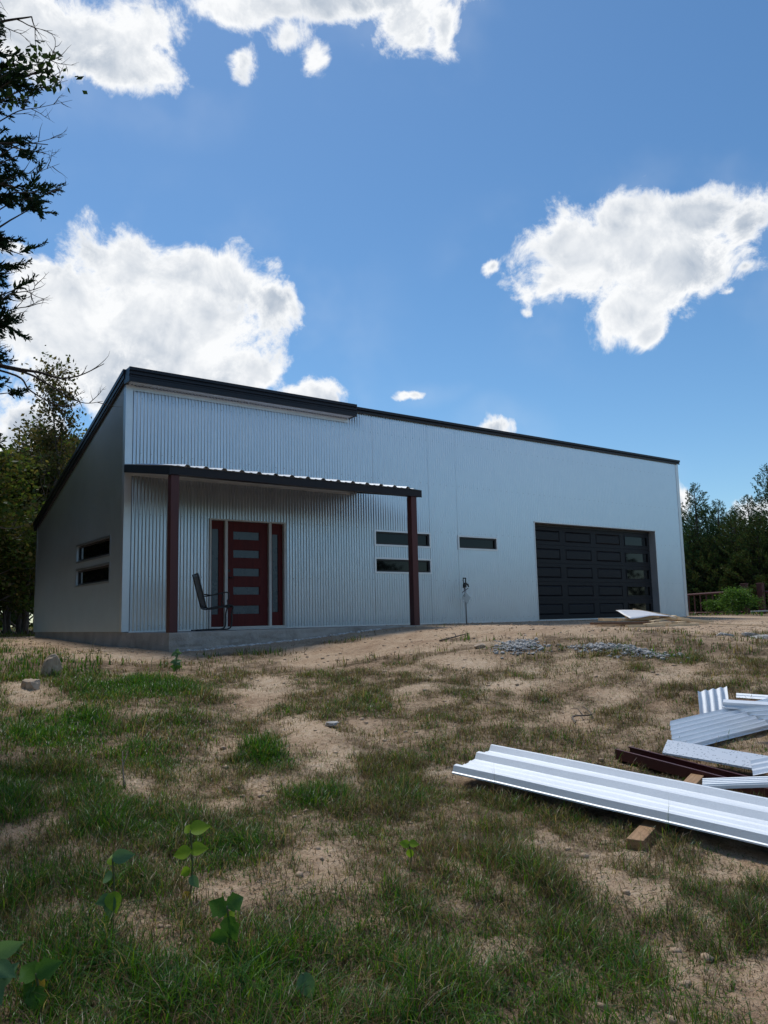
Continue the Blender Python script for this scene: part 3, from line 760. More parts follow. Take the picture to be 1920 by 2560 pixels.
# windows
def window(rect, side):
    a0, a1, z0, z1 = rect
    def B(mb, p0, p1, d0, d1, q0, q1):      # d = outwards
        if side: mb.box(-d1, -d0, p0, p1, q0, q1)
        else: mb.box(p0, p1, -d1, -d0, q0, q1)
        return mb
    t = .028
    w = MB()
    for (p0, p1, q0, q1) in ((a0 + t, a1 - t, z1 - t - .035, z1 - t), (a0 + t, a1 - t, z0 + t, z0 + t + .035), (a0 + t, a0 + t + .035, z0 + t + .035, z1 - t - .035), (a1 - t - .035, a1 - t, z0 + t + .035, z1 - t - .035)):
        B(w, p0, p1, -.06, -.01, q0, q1)
    win = w.build('window', M['win_frame'], bld)
    tr = MB()
    for (p0, p1, q0, q1) in ((a0 - .012, a1 + .012, z1 - t, z1 + .012), (a0 - .012, a1 + .012, z0 - .012, z0 + t), (a0 - .012, a0 + t, z0 + t, z1 - t), (a1 - t, a1 + .012, z0 + t, z1 - t)):
        B(tr, p0, p1, -.07, .034, q0, q1)
    tr.build('window_trim', M['galv_side'] if side else M['trim'], win)
    B(MB(), a0 + t + .035, a1 - t - .035, -.046, -.036, z0 + t + .035, z1 - t - .035).build('glass_pane', M['glass'], win)
for r in WINS: window(r, False)
for r in SWIN: window(r, True)

# entry door with two sidelights
dz = lambda v: 2.12 - (v - 320) * 2.06 / 1350
ent = MB()
ent.box(1.655, 1.69, -.045, .10, .0, 2.155); ent.box(3.30, 3.345, -.045, .10, .0, 2.155); ent.box(1.69, 3.30, -.045, .10, 2.125, 2.155)
ent.box(1.69, 3.30, -.05, .12, .0, .045)
ent.box(1.985, 2.043, -.03, .10, .045, 2.125); ent.box(2.957, 3.015, -.03, .10, .045, 2.125)
entry = ent.build('entry_frame', M['white_frame'], bld, bevel=.003)
def leaf(name, x0, x1, lites, lx0, lx1):
    mb = MB(); y0, y1 = .03, .075
    zb = [.05] + [z for l in lites for z in l] + [2.12]
    mb.box(x0, lx0, y0, y1, .05, 2.12); mb.box(lx1, x1, y0, y1, .05, 2.12)
    mb.box(lx0, lx1, y0, y1, .05, lites[0][0])
    for i in range(len(lites)):
        hi = lites[i + 1][0] if i + 1 < len(lites) else 2.12
        mb.box(lx0, lx1, y0, y1, lites[i][1], hi)
    d = mb.build(name, M['door_wood'], bld)
    for l in lites:
        MB().box(lx0 - .004, lx1 + .004, .05, .06, l[0] - .004, l[1] + .004).build('glass_pane', M['frost'], d)
        bd = MB()
        for (a, b_, c_, e) in ((lx0, lx1, l[0], l[0] + .012), (lx0, lx1, l[1] - .012, l[1]), (lx0, lx0 + .012, l[0] + .012, l[1] - .012), (lx1 - .012, lx1, l[0] + .012, l[1] - .012)):
            bd.box(a, b_, .036, .05, c_, e)
        bd.build('glazing_bead', M['door_wood'], d)
    return d
rows = [(dz(1528), dz(1405)), (dz(1278), dz(1163)), (dz(1038), dz(922)), (dz(798), dz(683)), (dz(560), dz(440))]
dr = leaf('entry_door', 2.047, 2.953, rows, 2.18, 2.775)
MB().tube([(2.09, .03, 1.0), (2.09, -.02, 1.0), (2.17, -.02, 1.0)], [.016, .012, .009], 10).build('door_handle', M['black_metal'], dr)
MB().tube([(2.09, .03, 1.14), (2.09, .012, 1.14)], .026, 12).build('deadbolt', M['black_metal'], dr)
leaf('sidelight', 1.693, 1.982, [(dz(1530), dz(420))], 1.722, 1.885)
leaf('sidelight', 3.018, 3.298, [(dz(1510), dz(455))], 3.05, 3.205)

# garage door: 5 sections, 3 raised panels and a window each, set back in the opening
gy = .19
jb = MB()
jb.box(10.785, 10.815, -.036, gy + .02, -.03, 2.575); jb.box(16.035, 16.065, -.036, gy + .02, -.03, 2.575); jb.box(10.785, 16.065, -.036, gy + .02, 2.56, 2.59)
jb.build('garage_jamb', M['trim'], bld)
gd = MB().box(10.80, 16.05, gy + .05, gy + .06, -.03, 2.56).box(10.815, 16.035, gy - .02, gy + .05, 2.50, 2.56).box(10.815, 16.035, gy - .03, gy + .05, -.025, .03)
gdo = gd.build('garage_door', M['black_metal'], bld)
SH = 2.50 / 5
cw = (16.035 - 10.815) / 4
for r_ in range(5):
    z0 = .03 + r_ * (2.47 / 5); z1 = z0 + 2.47 / 5 - .006
    fr_ = MB()
    rails = .095
    fr_.box(10.815, 16.035, gy, gy + .05, z0, z0 + rails); fr_.box(10.815, 16.035, gy, gy + .05, z1 - rails, z1)
    for c_ in range(5):
        xc = 10.815 + c_ * cw
        xa, xb = max(xc - .11, 10.815), min(xc + .11, 16.035)
        fr_.box(xa, xb, gy, gy + .05, z0 + rails, z1 - rails)
    fr_.build('door_section', M['garage'], gdo)
    for c_ in range(4):
        xa, xb = 10.815 + c_ * cw + .11, 10.815 + (c_ + 1) * cw - .11
        za, zb = z0 + rails, z1 - rails
        if c_ < 3:
            p = MB(); s = .045
            A = [(xa, gy + .012, za), (xb, gy + .012, za), (xb, gy + .012, zb), (xa, gy + .012, zb)]
            Bq = [(xa + .012, gy + .022, za + .012), (xb - .012, gy + .022, za + .012), (xb - .012, gy + .022, zb - .012), (xa + .012, gy + .022, zb - .012)]
            Cq = [(xa + s, gy - .004, za + s), (xb - s, gy - .004, za + s), (xb - s, gy - .004, zb - s), (xa + s, gy - .004, zb - s)]
            for P0, P1 in ((A, Bq), (Bq, Cq)):
                for i in range(4): p.poly([P0[i], P0[(i + 1) % 4], P1[(i + 1) % 4], P1[i]])
            p.poly(Cq)
            p.build('raised_panel', M['garage'], gdo)
        else:
            MB().box(xa, xb, gy + .02, gy + .03, za, zb).build('glass_pane', M['glass'], gdo)
            wf = MB()
            for q in ((xa, xb, za, za + .022), (xa, xb, zb - .022, zb), (xa, xa + .022, za + .022, zb - .022), (xb - .022, xb, za + .022, zb - .022)):
                wf.box(q[0], q[1], gy - .012, gy + .02, q[2], q[3])
            wf.build('window_frame', M['garage'], gdo)

# porch canopy on two red steel posts
cz = lambda y: 3.06 + (2.662 - 3.06) * (-y / 2.24)       # underside of the sheet at y
prof = []
xr = [.248 + .3262 * k for k in range(-1, 15)]
for x in xr:
    for dx, h in ((-.055, 0), (-.022, .034), (.022, .034), (.055, 0), (.135, 0), (.145, .006), (.185, .006), (.195, 0)):
        xx = x + dx
        if -.03 <= xx <= 5.17: prof.append((xx, h))
prof = [(-.03, 0)] + prof + [(5.17, 0)]
cm_ = MB()
cm_.grid([[(x, y, cz(y) + .012 + h) for x, h in prof] for y in (-2.30, -.03)])
can = cm_.build('canopy_roof', M['galv_bright'], bld, solid=.0016)
fbm_ = MB()
fbm_.box(-.012, 5.15, -2.262, -2.24, 2.525, 2.66); fbm_.box(-.012, 5.15, -2.24, -2.12, 2.648, 2.662); fbm_.box(-.012, 5.15, -2.24, -2.12, 2.525, 2.537)
fbm_.build('front_beam', M['beam'], can)
def side_beam(x0, x1):
    s = MB(); P = []
    for x in (x0, x1):
        for y in (-2.262, -.03):
            P += [(x, y, cz(y) - .0), (x, y, cz(y) - .145)]
    b = 0; s.v = P
    s.f = [(0, 1, 3, 2), (4, 6, 7, 5), (0, 2, 6, 4), (1, 5, 7, 3), (0, 4, 5, 1), (2, 3, 7, 6)]
    s.build('side_beam', M['beam'], can)
side_beam(-.042, -.014); side_beam(5.152, 5.19)
for y in (-.6, -1.15, -1.7):
    MB().box(-.01, 5.15, y - .03, y + .03, cz(y) - .11, cz(y) - .012).build('purlin', M['beam'], can)
for x0 in (-.004, 4.935):
    MB().box(x0, x0 + .14, -2.236, -2.096, -.012, 2.525).build('post', M['red_steel'], can, bevel=.006)

# ------------------------------------------------------------------ patio chair on the porch
ch = thing('patio_chair', 'black metal sling patio chair on the porch in front of the left sidelight', 'chair', (1.27, -1.01, -.013), math.radians(-14))
def shift(P): return smooth_path([((q[0] - 1.27) * .92, q[1], q[2]) for q in P], 5)
def side_frame(y):
    p = smooth_path([(.92, y, .012), (1.15, y, .018), (1.36, y, .022), (1.50, y, .022), (1.58, y, .06), (1.60, y, .16), (1.60, y, .30), (1.625, y, .41), (1.58, y, .445), (1.45, y, .435), (1.30, y, .41), (1.16, y, .39), (1.105, y, .43), (1.07, y, .55), (1.00, y, .80), (.955, y, .97), (.94, y, 1.01)], 5)
    return [((q[0] - 1.27) * .92, q[1], q[2]) for q in p]
base_y = (-.27, .27)
for y in base_y:
    MB().tube(side_frame(y), .013, 8).build('side_frame', M['black_metal'], ch, smooth=True)
    MB().tube(shift([(1.065, y, .64), (1.12, y, .635), (1.20, y, .625), (1.33, y, .645), (1.45, y, .67), (1.51, y, .672), (1.545, y, .64), (1.535, y, .57), (1.515, y, .52), (1.525, y, .45)]), .011, 8).build('armrest', M['black_metal'], ch, smooth=True)
for (x, z) in ((.94, 1.01), (1.60, .42), (1.105, .41), (.95, .013), (1.52, .023)):
    MB().tube([((x - 1.27) * .92, base_y[0], z), ((x - 1.27) * .92, base_y[1], z)], .011, 8).build('cross_rail', M['black_metal'], ch, smooth=True)
sl = MB(); bk = [(1.13, .40), (1.10, .47), (1.06, .60), (1.01, .78), (.965, .95), (.943, 1.0)]
sl.grid([[((x - 1.27) * .92 + .012 * math.sin(math.pi * t) * (-1), base_y[0] + (base_y[1] - base_y[0]) * t, z) for t in np.linspace(0, 1, 7)] for x, z in bk])
sl.build('back_sling', M['black_metal'], ch, smooth=True, solid=.006)
st = MB(); se = [(1.13, .40), (1.25, .405), (1.40, .43), (1.55, .447), (1.60, .43)]
st.grid([[((x - 1.27) * .92, base_y[0] + (base_y[1] - base_y[0]) * t, z - .03 * math.sin(math.pi * t)) for t in np.linspace(0, 1, 7)] for x, z in se])
st.build('seat_sling', M['black_metal'], ch, smooth=True, solid=.006)

# ------------------------------------------------------------------ yard hydrant and its tag
hx, hy = 7.99, -.35
hz = gz(hx, hy)
hyd = thing('yard_hydrant', 'freestanding grey pipe yard hydrant with black cast head beside the corrugated wall', 'hydrant', (hx, hy, hz - .02))
MB().tube([(.012, 0, -.1), (.005, 0, .5), (-.012, 0, .9)], .017, 10).build('pipe', M['pipe'], hyd, smooth=True)
MB().box(-.05, .03, -.03, .03, .875, .95).box(-.03, .05, -.025, .025, .94, .985).box(-.062, -.035, -.02, .02, .86, .90).build('head', M['black_metal'], hyd, bevel=.008)
MB().tube(smooth_path([(.03, 0, .955), (.07, 0, .945), (.10, 0, .915), (.112, 0, .885)], 4), .016, 8).tube([(.09, 0, .965), (.115, 0, .93)], .009, 6).build('spout', M['black_metal'], hyd, smooth=True)
MB().tube([(-.045, 0, .9), (-.05, 0, 1.10)], .012, 6).tube([(-.052, 0, 1.09), (.035, 0, 1.09)], .014, 6).tube([(.028, 0, 1.095), (.02, 0, .95)], .016, 6).build('handle', M['black_metal'], hyd)
clear, cnt, cb = new_mat('pale_plastic_film')
cb.inputs['Base Color'].default_value = (.62, .66, .64, 1); cb.inputs['Roughness'].default_value = .3; cb.inputs['Alpha'].default_value = .55
tg = thing('hanging_tag', 'clear plastic tag with black clip hanging on the hydrant pipe', 'tag', (hx, hy - .022, hz + .66))
Tm = Matrix.Rotation(math.radians(40), 4, 'Y')
MB().box(-.075, .145, -.004, .0, -.13, .06, Tm).build('plastic_sleeve', clear, tg)
MB().box(-.085, -.072, -.008, .004, -.06, .16, Matrix.Translation((-.03, 0, .03)) @ Matrix.Rotation(math.radians(62), 4, 'Y')).build('clip', M['black_metal'], tg)
MB().tube([(-.06 + .022 * math.cos(a), -.008, -.0 + .022 * math.sin(a)) for a in np.linspace(0, 5.6, 12)], .0045, 5).build('printed_mark', M['black_metal'], tg)

# ------------------------------------------------------------------ scrap metal heap
def sheet(name, label, O, U, V, k, prof, mat, group=None, cat='metal sheet', warp=0, solid=.0012, seed=0, nl=10):
    """O corner, U along the ribs (times k), V across; prof = positions 0..1 across and heights"""
    U = Vector(U) * k; V = Vector(V); n = U.cross(V).normalized()
    if n.z < 0: n = -n
    mb = MB(); P = []
    for i in range(nl + 1):
        s_ = i / nl; row = []
        for t, h in zip(*prof):
            wv = warp * float(perlin(s_ * U.length * 1.7 + seed * 3.7, t * 2 + seed)) if warp else 0
            row.append(U * s_ + V * t + n * (h + wv))
        P.append(row)
    mb.grid(P)
    o = mb.build(name, mat, smooth=False, solid=solid); o.location = O
    return tag(o, label, cat, group)
def corr_prof(W_, pitch=.0678, amp=.009, sub=8):
    ts = np.arange(0, W_ + 1e-6, pitch / sub); return ts / W_, amp * (1 + np.cos(2 * np.pi * ts / pitch))
def steps(W_, *pts): return [p[0] / W_ for p in pts], [p[1] for p in pts]
rpanel = [(0, -.012), (.002, -.004), (.012, 0), (.03, .038), (.066, .038), (.10, 0), (.16, 0), (.168, .006), (.19, .006), (.198, 0), (.25, 0), (.258, .006), (.28, .006), (.288, 0),
          (.345, 0), (.375, .038), (.411, .038), (.445, 0), (.50, 0), (.508, .006), (.53, .006), (.538, 0), (.58, 0), (.61, .036), (.63, .036), (.64, .02)]
sheet('ribbed_panel', 'long pale ribbed metal roofing panel lying across a wooden timber in the grass', (-1.077, -10.176, -.925), (.414, -1.998, -.150), (.60, .215, .063), 1.8, steps(.64, *rpanel), M['galv_bright'], warp=.005, seed=1)
GO = 'corrugated offcuts on the scrap heap'
sheet('corrugated_sheet', 'largest corrugated offcut, tucked under the speckled white strip', (1.133, -10.403, -0.789), (0.712, -0.147, 0.073), (-0.334, -0.247, -0.18), 1.7, corr_prof(.455, .0678, .013), M['galv_bright'], GO, warp=.008, seed=2)
sheet('corrugated_sheet', 'corrugated offcut with wavy cut end lying on top of the largest corrugated sheet', (1.557, -10.749, -.69), (.222, -.158, .012), (.16, -.46, -.19), 3.5, corr_prof(.48, .0678, .013), M['galv_bright'], GO, warp=.006, seed=3)
sheet('corrugated_sheet', 'small square corrugated offcut propped up at the back of the heap', (2.072, -10.07, -.62), (-.15, -.10, -.19), (.301, -.119, .033), 1.0, corr_prof(.33, .085, .012), M['galv_bright'], GO, seed=4, nl=4)
sheet('corrugated_sheet', 'short corrugated offcut between the speckled strip and the fluted trim', (.614, -11.387, -.915), (.121, -.061, .016), (-.21, -.135, -.063), 6.5, corr_prof(.26, .085, .011), M['galv_bright'], GO, seed=5, nl=5)
# speckled strip
spk, snt, sb_ = new_mat('speckled_white_sheet')
_v = snt.nodes.new('ShaderNodeTexVoronoi'); _v.inputs['Scale'].default_value = 42; _v.inputs['Randomness'].default_value = 1
_t = snt.nodes.new('ShaderNodeTexCoord'); snt.links.new(_t.outputs['Object'], _v.inputs['Vector'])
snt.links.new(ramp(snt, _v.outputs['Distance'], [(.20, (.30, .34, .37)), (.30, (.66, .70, .74))]), sb_.inputs['Base Color'])
sb_.inputs['Metallic'].default_value = .35; sb_.inputs['Roughness'].default_value = .35
sheet('speckled_strip', 'flat white metal strip covered in water spots, lying across the corrugated sheet', (.754, -10.639, -.852), (.136, -.725, -.051), (-.23, -.105, -.061), 1.6, steps(.26, (0, -.01), (.004, 0), (.13, .004), (.256, 0), (.26, -.012)), spk, warp=.004, seed=6)
GT = 'folded trim on the scrap heap'
sheet('box_trim', 'folded pale trim piece lying over the corrugated offcuts at the back', (1.80, -10.50, -.632), (.303, -.232, -.031), (-.085, -.045, -.028), 3.2, steps(.1, (0, -.04), (.003, 0), (.07, 0), (.075, -.03), (.098, -.03), (.1, -.045)), M['galv_bright'], GT, 'trim', seed=7, nl=4)
sheet('box_trim', 'narrow folded trim piece behind the others with a brown scrap under it', (2.498, -10.214, -.645), (.10, -.27, -.012), (-.075, -.04, -.035), 3.5, steps(.1, (0, -.03), (.003, 0), (.04, 0), (.043, -.016), (.055, -.016), (.058, 0), (.1, 0)), M['galv_bright'], GT, 'trim', seed=8, nl=4)
fl = [(0, -.02), (.004, 0)]
for k in range(4):
    x = .008 + k * .026; fl += [(x, 0), (x + .005, .008), (x + .015, .008), (x + .02, 0)]
sheet('fluted_trim', 'fluted pale trim strip resting on the long ribbed panel', (-.07, -11.45, -.925), (.214, -.315, .030), (-.085, -.05, -.028), 3.6, steps(.114, *fl, (.11, 0), (.114, -.02)), M['galv_bright'], None, 'trim', seed=9, nl=6)
# steel channel, open side up
chn = MB()
c0 = Vector((.345, -10.45, -.975)); cu = Vector((.031, -1.014, -.105)).normalized(); cv = Vector((1, .03, 0)).normalized(); cn = Vector((0, 0, 1))
for (a, b_, h0, h1) in ((0, .19, 0, .004), (0, .004, .004, .075), (.186, .19, .004, .075), (.004, .022, .071, .075), (.168, .186, .071, .075)):
    P = []
    for s_ in (0, 1.9):
        for t in (a, b_):
            for h in (h0, h1): P.append(cu * s_ + cv * t + cn * h)
    b0 = len(chn.v); chn.v += [tuple(p) for p in P]
    chn.f += [tuple(b0 + i for i in q) for q in ((0, 1, 3, 2), (4, 6, 7, 5), (0, 4, 5, 1), (2, 3, 7, 6), (0, 2, 6, 4), (1, 5, 7, 3))]
o = chn.build('steel_channel', M['red_steel']); o.location = c0
tag(o, 'dark red brown steel channel lying open side up beside the speckled strip', 'steel channel')
# timber under the panel
def board(name, label, p0, p1, w, h, mat, cat='board', group=None, roll=0, parent=None):
    p0, p1 = Vector(p0), Vector(p1); d = p1 - p0; L_ = d.length
    mb = MB().box(0, L_, -w / 2, w / 2, 0, h)
    o = mb.build(name, mat, parent, bevel=min(w, h) * .06)
    o.location = p0
    q = d.to_track_quat('X', 'Z').to_matrix() @ Matrix.Rotation(roll, 3, 'X')
    o.rotation_euler = q.to_euler()
    if parent is None: tag(o, label, cat, group)
    return o
tz = lambda x, y: (x, y, gz(x, y) - .005)
board('timber', 'square cut wooden timber under the long ribbed panel', (-1.02, -11.625, -1.165), (.45, -11.10, -1.062), .095, .07, M['timber'], 'timber')
board('wood_scrap', 'brown wood scrap lying under the narrow folded trim', (2.40, -10.27, -.72), (2.47, -10.46, -.73), .12, .03, M['brown_board'], 'wood scrap')

# ------------------------------------------------------------------ lumber offcuts in front of the garage door
def px_(x, y, h=0):          # pile laid out round its own origin, about four metres out from the garage door
    x, y = 10.6 + (x - 12) * .9, -3.55 + (y + 2.4) * .9
    return (x, y, gz(x, y) + h)
G_ = 'lumber offcuts in front of the garage door'
board('lumber_board', 'dark brown board lying along the front of the lumber pile', px_(9.95, -2.25, .05), px_(11.75, -2.75, .05), .14, .045, M['brown_board'], group=G_)
pile = [((10.4, -2.1, .0), (12.2, -2.4, .0), .14, .038), ((10.7, -1.9, .10), (12.6, -2.2, .06), .14, .06), ((11.5, -2.75, .06), (13.1, -2.35, .15), .09, .05),
        ((11.0, -2.95, .02), (12.3, -2.7, .04), .09, .05), ((12.0, -2.2, .14), (13.3, -2.55, .08), .14, .05), ((12.2, -2.0, .24), (13.6, -2.4, .06), .09, .05),
        ((12.4, -2.8, .03), (13.9, -2.4, .03), .14, .05), ((11.7, -3.05, .0), (12.9, -3.1, .0), .09, .05), ((13.0, -1.7, .10), (13.8, -2.7, .02), .14, .05),
        ((10.5, -2.8, .0), (11.6, -3.05, .0), .09, .05), ((12.4, -1.6, .30), (13.2, -2.4, .12), .09, .05), ((13.2, -2.1, .10), (14.4, -2.6, .02), .09, .04),
        ((12.9, -2.6, .10), (13.6, -2.95, .03), .09, .05), ((10.9, -2.3, .10), (11.9, -2.45, .12), .14, .05), ((11.3, -2.2, .16), (12.1, -2.55, .15), .09, .05)]
for i, (a, b_, w, h) in enumerate(pile):
    board('lumber_board', 'pale sawn pine offcut in the lumber pile by the garage door', px_(*a), px_(*b_), w, h, M['pine'], group=G_)
board('wood_lath', 'long thin wooden lath trailing out of the lumber pile across the dirt', px_(12.9, -2.9, .03), px_(13.4, -4.6, .015), .045, .018, M['pine'])
wht, wnt, wb_ = new_mat('white_coated_sheet')
_nn = noise_node(wnt, 3.2, 5, .6, stretch=(1.0, 3.0, 1))
wnt.links.new(ramp(wnt, _nn.outputs['Fac'], [(.27, (.12, .14, .28)), (.33, (.70, .71, .74)), (.8, (.78, .79, .82))]), wb_.inputs['Base Color']); wb_.inputs['Roughness'].default_value = .4
ws = MB(); nn = 12
zb_ = 0
corner = [Vector(px_(11.25, -1.95, .32)), Vector(px_(13.05, -2.0, .2)), Vector(px_(12.6, -2.7, .17)), Vector(px_(10.95, -2.6, .16))]
rowsP = []
for i in range(nn + 1):
    t = i / nn; a = corner[0].lerp(corner[1], t); b_ = corner[3].lerp(corner[2], t)
    rowsP.append([a.lerp(b_, s_) + Vector((0, 0, .05 * math.sin(t * 3.1) + .03 * float(perlin(t * 3, s_ * 2 + 4)))) for s_ in np.linspace(0, 1, 7)])
ws.grid(rowsP); o = ws.build('white_sheet', wht, smooth=True, solid=.008)
tag(o, 'bent white sheet with blue print lying on top of the lumber pile', 'sheet')

# ------------------------------------------------------------------ stones in the grass
boulder('stone', (-2.26, -4.27, gz(-2.26, -4.27) + .09), (.14, .10, .21), 3, 'tan upright slab of rock standing in the grass left of the porch', M['rock'], .4, (.25, .35))
boulder('stone', (-2.74, -5.4, gz(-2.74, -5.4) + .02), (.12, .10, .11), 4, 'smaller pointed tan rock on bare soil below the upright slab', M['rock'], 1.2)
boulder('stone', (-1.0, -8.52, gz(-1.0, -8.52) + .02), (.11, .07, .028), 5, 'flat grey stone lying beside the bare earth mound', M['gravel'], .9)
boulder('stone', (2.9, -6.25, gz(2.9, -6.25) + .02), (.16, .07, .045), 6, 'pale flat stone at the end of the gravel spill', M['rock'], .4)
for i, (x, y, s_, lb) in enumerate(((7.55, -7.1, .22, 'middling chunk of pale concrete at the garage end of the broken concrete'), (7.85, -7.55, .3, 'largest flat chunk of broken pale concrete on the dirt pad'), (8.2, -7.2, .2, 'smallest chunk of broken pale concrete on the dirt pad'), (8.5, -7.8, .26, 'pale concrete chunk behind the largest one, toward the gate'))):
    boulder('concrete_chunk', (x, y, gz(x, y) + .02), (s_, s_ * .6, .07), 30 + i, lb, M['gravel'], i * .8, cat='concrete chunk', group='concrete chunks on the dirt pad')
def twig(name, label, pts, r):
    mb = MB(); P = smooth_path([(x, y, gz(x, y) + h) for x, y, h in pts], 4)
    mb.tube(P, [r * (1 - .6 * i / len(P)) for i in range(len(P))], 6)
    k = len(P) // 2
    mb.tube([P[k], P[k] + Vector((.07, .12, .05)), P[k] + Vector((.09, .22, .04))], [r * .6, r * .4, r * .2], 5)
    o = mb.build(name, M['bark'], smooth=True); tag(o, label, 'twig')
twig('fallen_twig', 'grey forked twig on the bare patch behind the long ribbed panel', [(.95, -9.55, .02), (1.1, -9.4, .04), (1.3, -9.45, .03), (1.42, -9.25, .05)], .01)
twig('fallen_twig', 'dark stick lying on the dirt in front of the windows', [(3.05, -5.2, .02), (3.3, -5.3, .03), (3.7, -5.15, .02)], .014)
twig('fallen_twig', 'pale dry stalk leaning on the bare soil left of the green tuft', [(-3.02, -9.2, .0), (-3.0, -9.1, .10), (-2.97, -9.0, .17)], .006)

# ------------------------------------------------------------------ leafy seedlings
def leaf_mesh(name, L_, W_, fold=.25, droop=.3, lobes=False):
    n = 7; P = []
    for i in range(n + 1):
        t = i / n
        w = W_ * .5 * (math.sin(math.pi * min(t * 1.02 + .06, 1)) ** .7) * (1.15 - .5 * t)
        if lobes: w *= 1 + .18 * math.sin(t * 17)
        if i == n: w = .001
        zc = -droop * L_ * t * t
        P.append([(L_ * t, -w, zc + fold * w), (L_ * t, -w * .5, zc + fold * w * .4), (L_ * t, 0, zc), (L_ * t, w * .5, zc + fold * w * .4), (L_ * t, w, zc + fold * w)])
    mb = MB().grid(P)
    me = bpy.data.meshes.new(name); me.from_pydata(mb.v, [], mb.f); me.update()
    me.polygons.foreach_set('use_smooth', np.ones(len(me.polygons), bool)); return me
def leaf_mat(name, c1, c2, tr=.4):
    m = foliage(name, trans=tr); nt = m.node_tree
    at = [n for n in nt.nodes if n.type == 'ATTRIBUTE'][0]
    n = noise_node(nt, 25, 3); r = ramp(nt, n.outputs['Fac'], [(.3, c1), (.7, c2)])
    for l in list(at.outputs['Color'].links): nt.links.new(r, l.to_socket)
    return m
LM = {'yg': leaf_mat('yellow_green_leaf', (.18, .30, .03), (.25, .38, .045), .5), 'bg': leaf_mat('blue_green_leaf', (.10, .19, .09), (.14, .24, .12), .35),
      'dg': leaf_mat('dark_green_leaf', (.06, .14, .025), (.095, .20, .04), .4), 'ye': leaf_mat('yellow_leaf', (.35, .23, .03), (.45, .32, .05), .4)}
LMESH = {}
for k in LM:
    LMESH[k] = leaf_mesh('leaf_blade_' + k, 1.0, .85 if k != 'bg' else .7, lobes=(k == 'dg')); LMESH[k].materials.append(LM[k])
M['stem'] = simple('green_stem', (.06, .09, .03), (.12, .13, .05), 20, .6)
def seedling(label, x, y, h, leaves, seed, lean=(0, 0), face=(-.5, -.72, .48)):
    """leaves turn their faces to the open clearing in front of the house; az is the angle of the midrib in that plane"""
    g = np.random.default_rng(seed)
    t = thing('leafy_seedling', label, 'seedling', (x, y, gz(x, y) - .01))
    top = Vector((lean[0], lean[1], h))
    MB().tube(smooth_path([(0, 0, 0), (top.x * .3 + .01, top.y * .3, h * .5), tuple(top)], 5), [.004] * 11, 6).build('stem', M['stem'], t, smooth=True)
    for i, (kind, f, az, L_, pitch) in enumerate(leaves):
        o = bpy.data.objects.new('leaf', LMESH[kind]); COL.objects.link(o); o.parent = t
        zc = (Vector(face) + Vector(g.normal(0, .22, 3))).normalized()
        r_ = Vector((.806, -.592, 0)); r_ = (r_ - zc * r_.dot(zc)).normalized(); u_ = zc.cross(r_)
        if u_.z < 0: u_ = -u_
        xc = r_ * math.cos(az) + u_ * math.sin(az); yc = zc.cross(xc)
        Rm = Matrix((xc, yc, zc)).transposed().to_4x4()
        L_ *= 1.05
        o.matrix_local = Matrix.Translation((top.x * f * f, top.y * f * f, h * f)) @ Rm @ Matrix.Scale(L_, 4)
    return t
V_ = math.atan2(.797, .589)      # heading of the view, for reference azimuths
seedling('yellow green seedling with big round leaves and one yellow leaf low down', -3.332, -11.007, .30, [('yg', 1, .3, .085, .5), ('yg', .98, 2.4, .05, 1.2), ('yg', .72, .1, .075, .3), ('yg', .7, 3.3, .075, -.2), ('yg', .45, 3.6, .05, -.3), ('bg', .35, -.8, .06, -.1), ('ye', .12, 3.9, .05, -.2)], 1)
seedling('blue green seedling with drooping heart leaves left of the yellow green one', -3.685, -11.036, .27, [('bg', 1, .2, .085, .2), ('bg', .72, 2.9, .075, -.3), ('yg', .9, 1.9, .05, .5), ('bg', .45, -1.6, .085, -.5), ('bg', .42, 3.4, .07, -.2), ('yg', .2, 3.9, .05, -.2), ('yg', .5, -1.2, .08, -.7)], 2)
seedling('dark green lobed seedling beside the sandy bare patch', -3.418, -11.564, .20, [('dg', 1, .5, .08, .6), ('dg', .9, 2.7, .085, .2), ('dg', .8, -1.2, .09, .0), ('dg', .6, -.2, .06, .3), ('dg', .5, 3.4, .07, -.1), ('yg', .7, 1.2, .05, .6)], 3)
seedling('small two leaved bright green sprout in thin dry grass', -2.267, -11.215, .13, [('yg', 1, .0, .05, .1), ('yg', .95, 2.9, .05, .3), ('yg', .8, -1.4, .045, -.2)], 4)
seedling('dark lobed seedling with one reddish brown low leaf beside the pale broad leaves', -4.081, -11.486, .14, [('dg', 1, .4, .08, .3), ('dg', .9, 2.6, .085, .2), ('dg', .7, -1.3, .08, -.1), ('ye', .6, 1.2, .05, .4), ('dg', .8, -2.5, .07, .0)], 5)
seedling('pale green plant with long broad leaves at the foot of the slope', -4.20, -11.42, .22, [('bg', 1, .2, .09, .5), ('bg', .8, -.4, .085, .1), ('bg', .6, -1.0, .085, -.2), ('bg', .5, .8, .09, .1), ('dg', .7, 2.6, .08, .2)], 6)
seedling('low weed with single grey green oval leaf in the lush grass', -3.319, -11.958, .13, [('bg', 1, -1.2, .085, -.6), ('bg', .5, 2.0, .05, .2)], 7)
seedling('bushy weed with pale narrow leaves at the edge of the dirt by the porch', -.854, -4.651, .27, [('bg', 1, a, .07, .4) for a in (0, 1.3, 2.5, 3.8, 5)] + [('bg', .6, a, .075, .1) for a in (.6, 2, 3.2, 4.4, 5.7)] + [('dg', .35, a, .07, -.1) for a in (.2, 1.6, 2.9, 4.1)], 8)

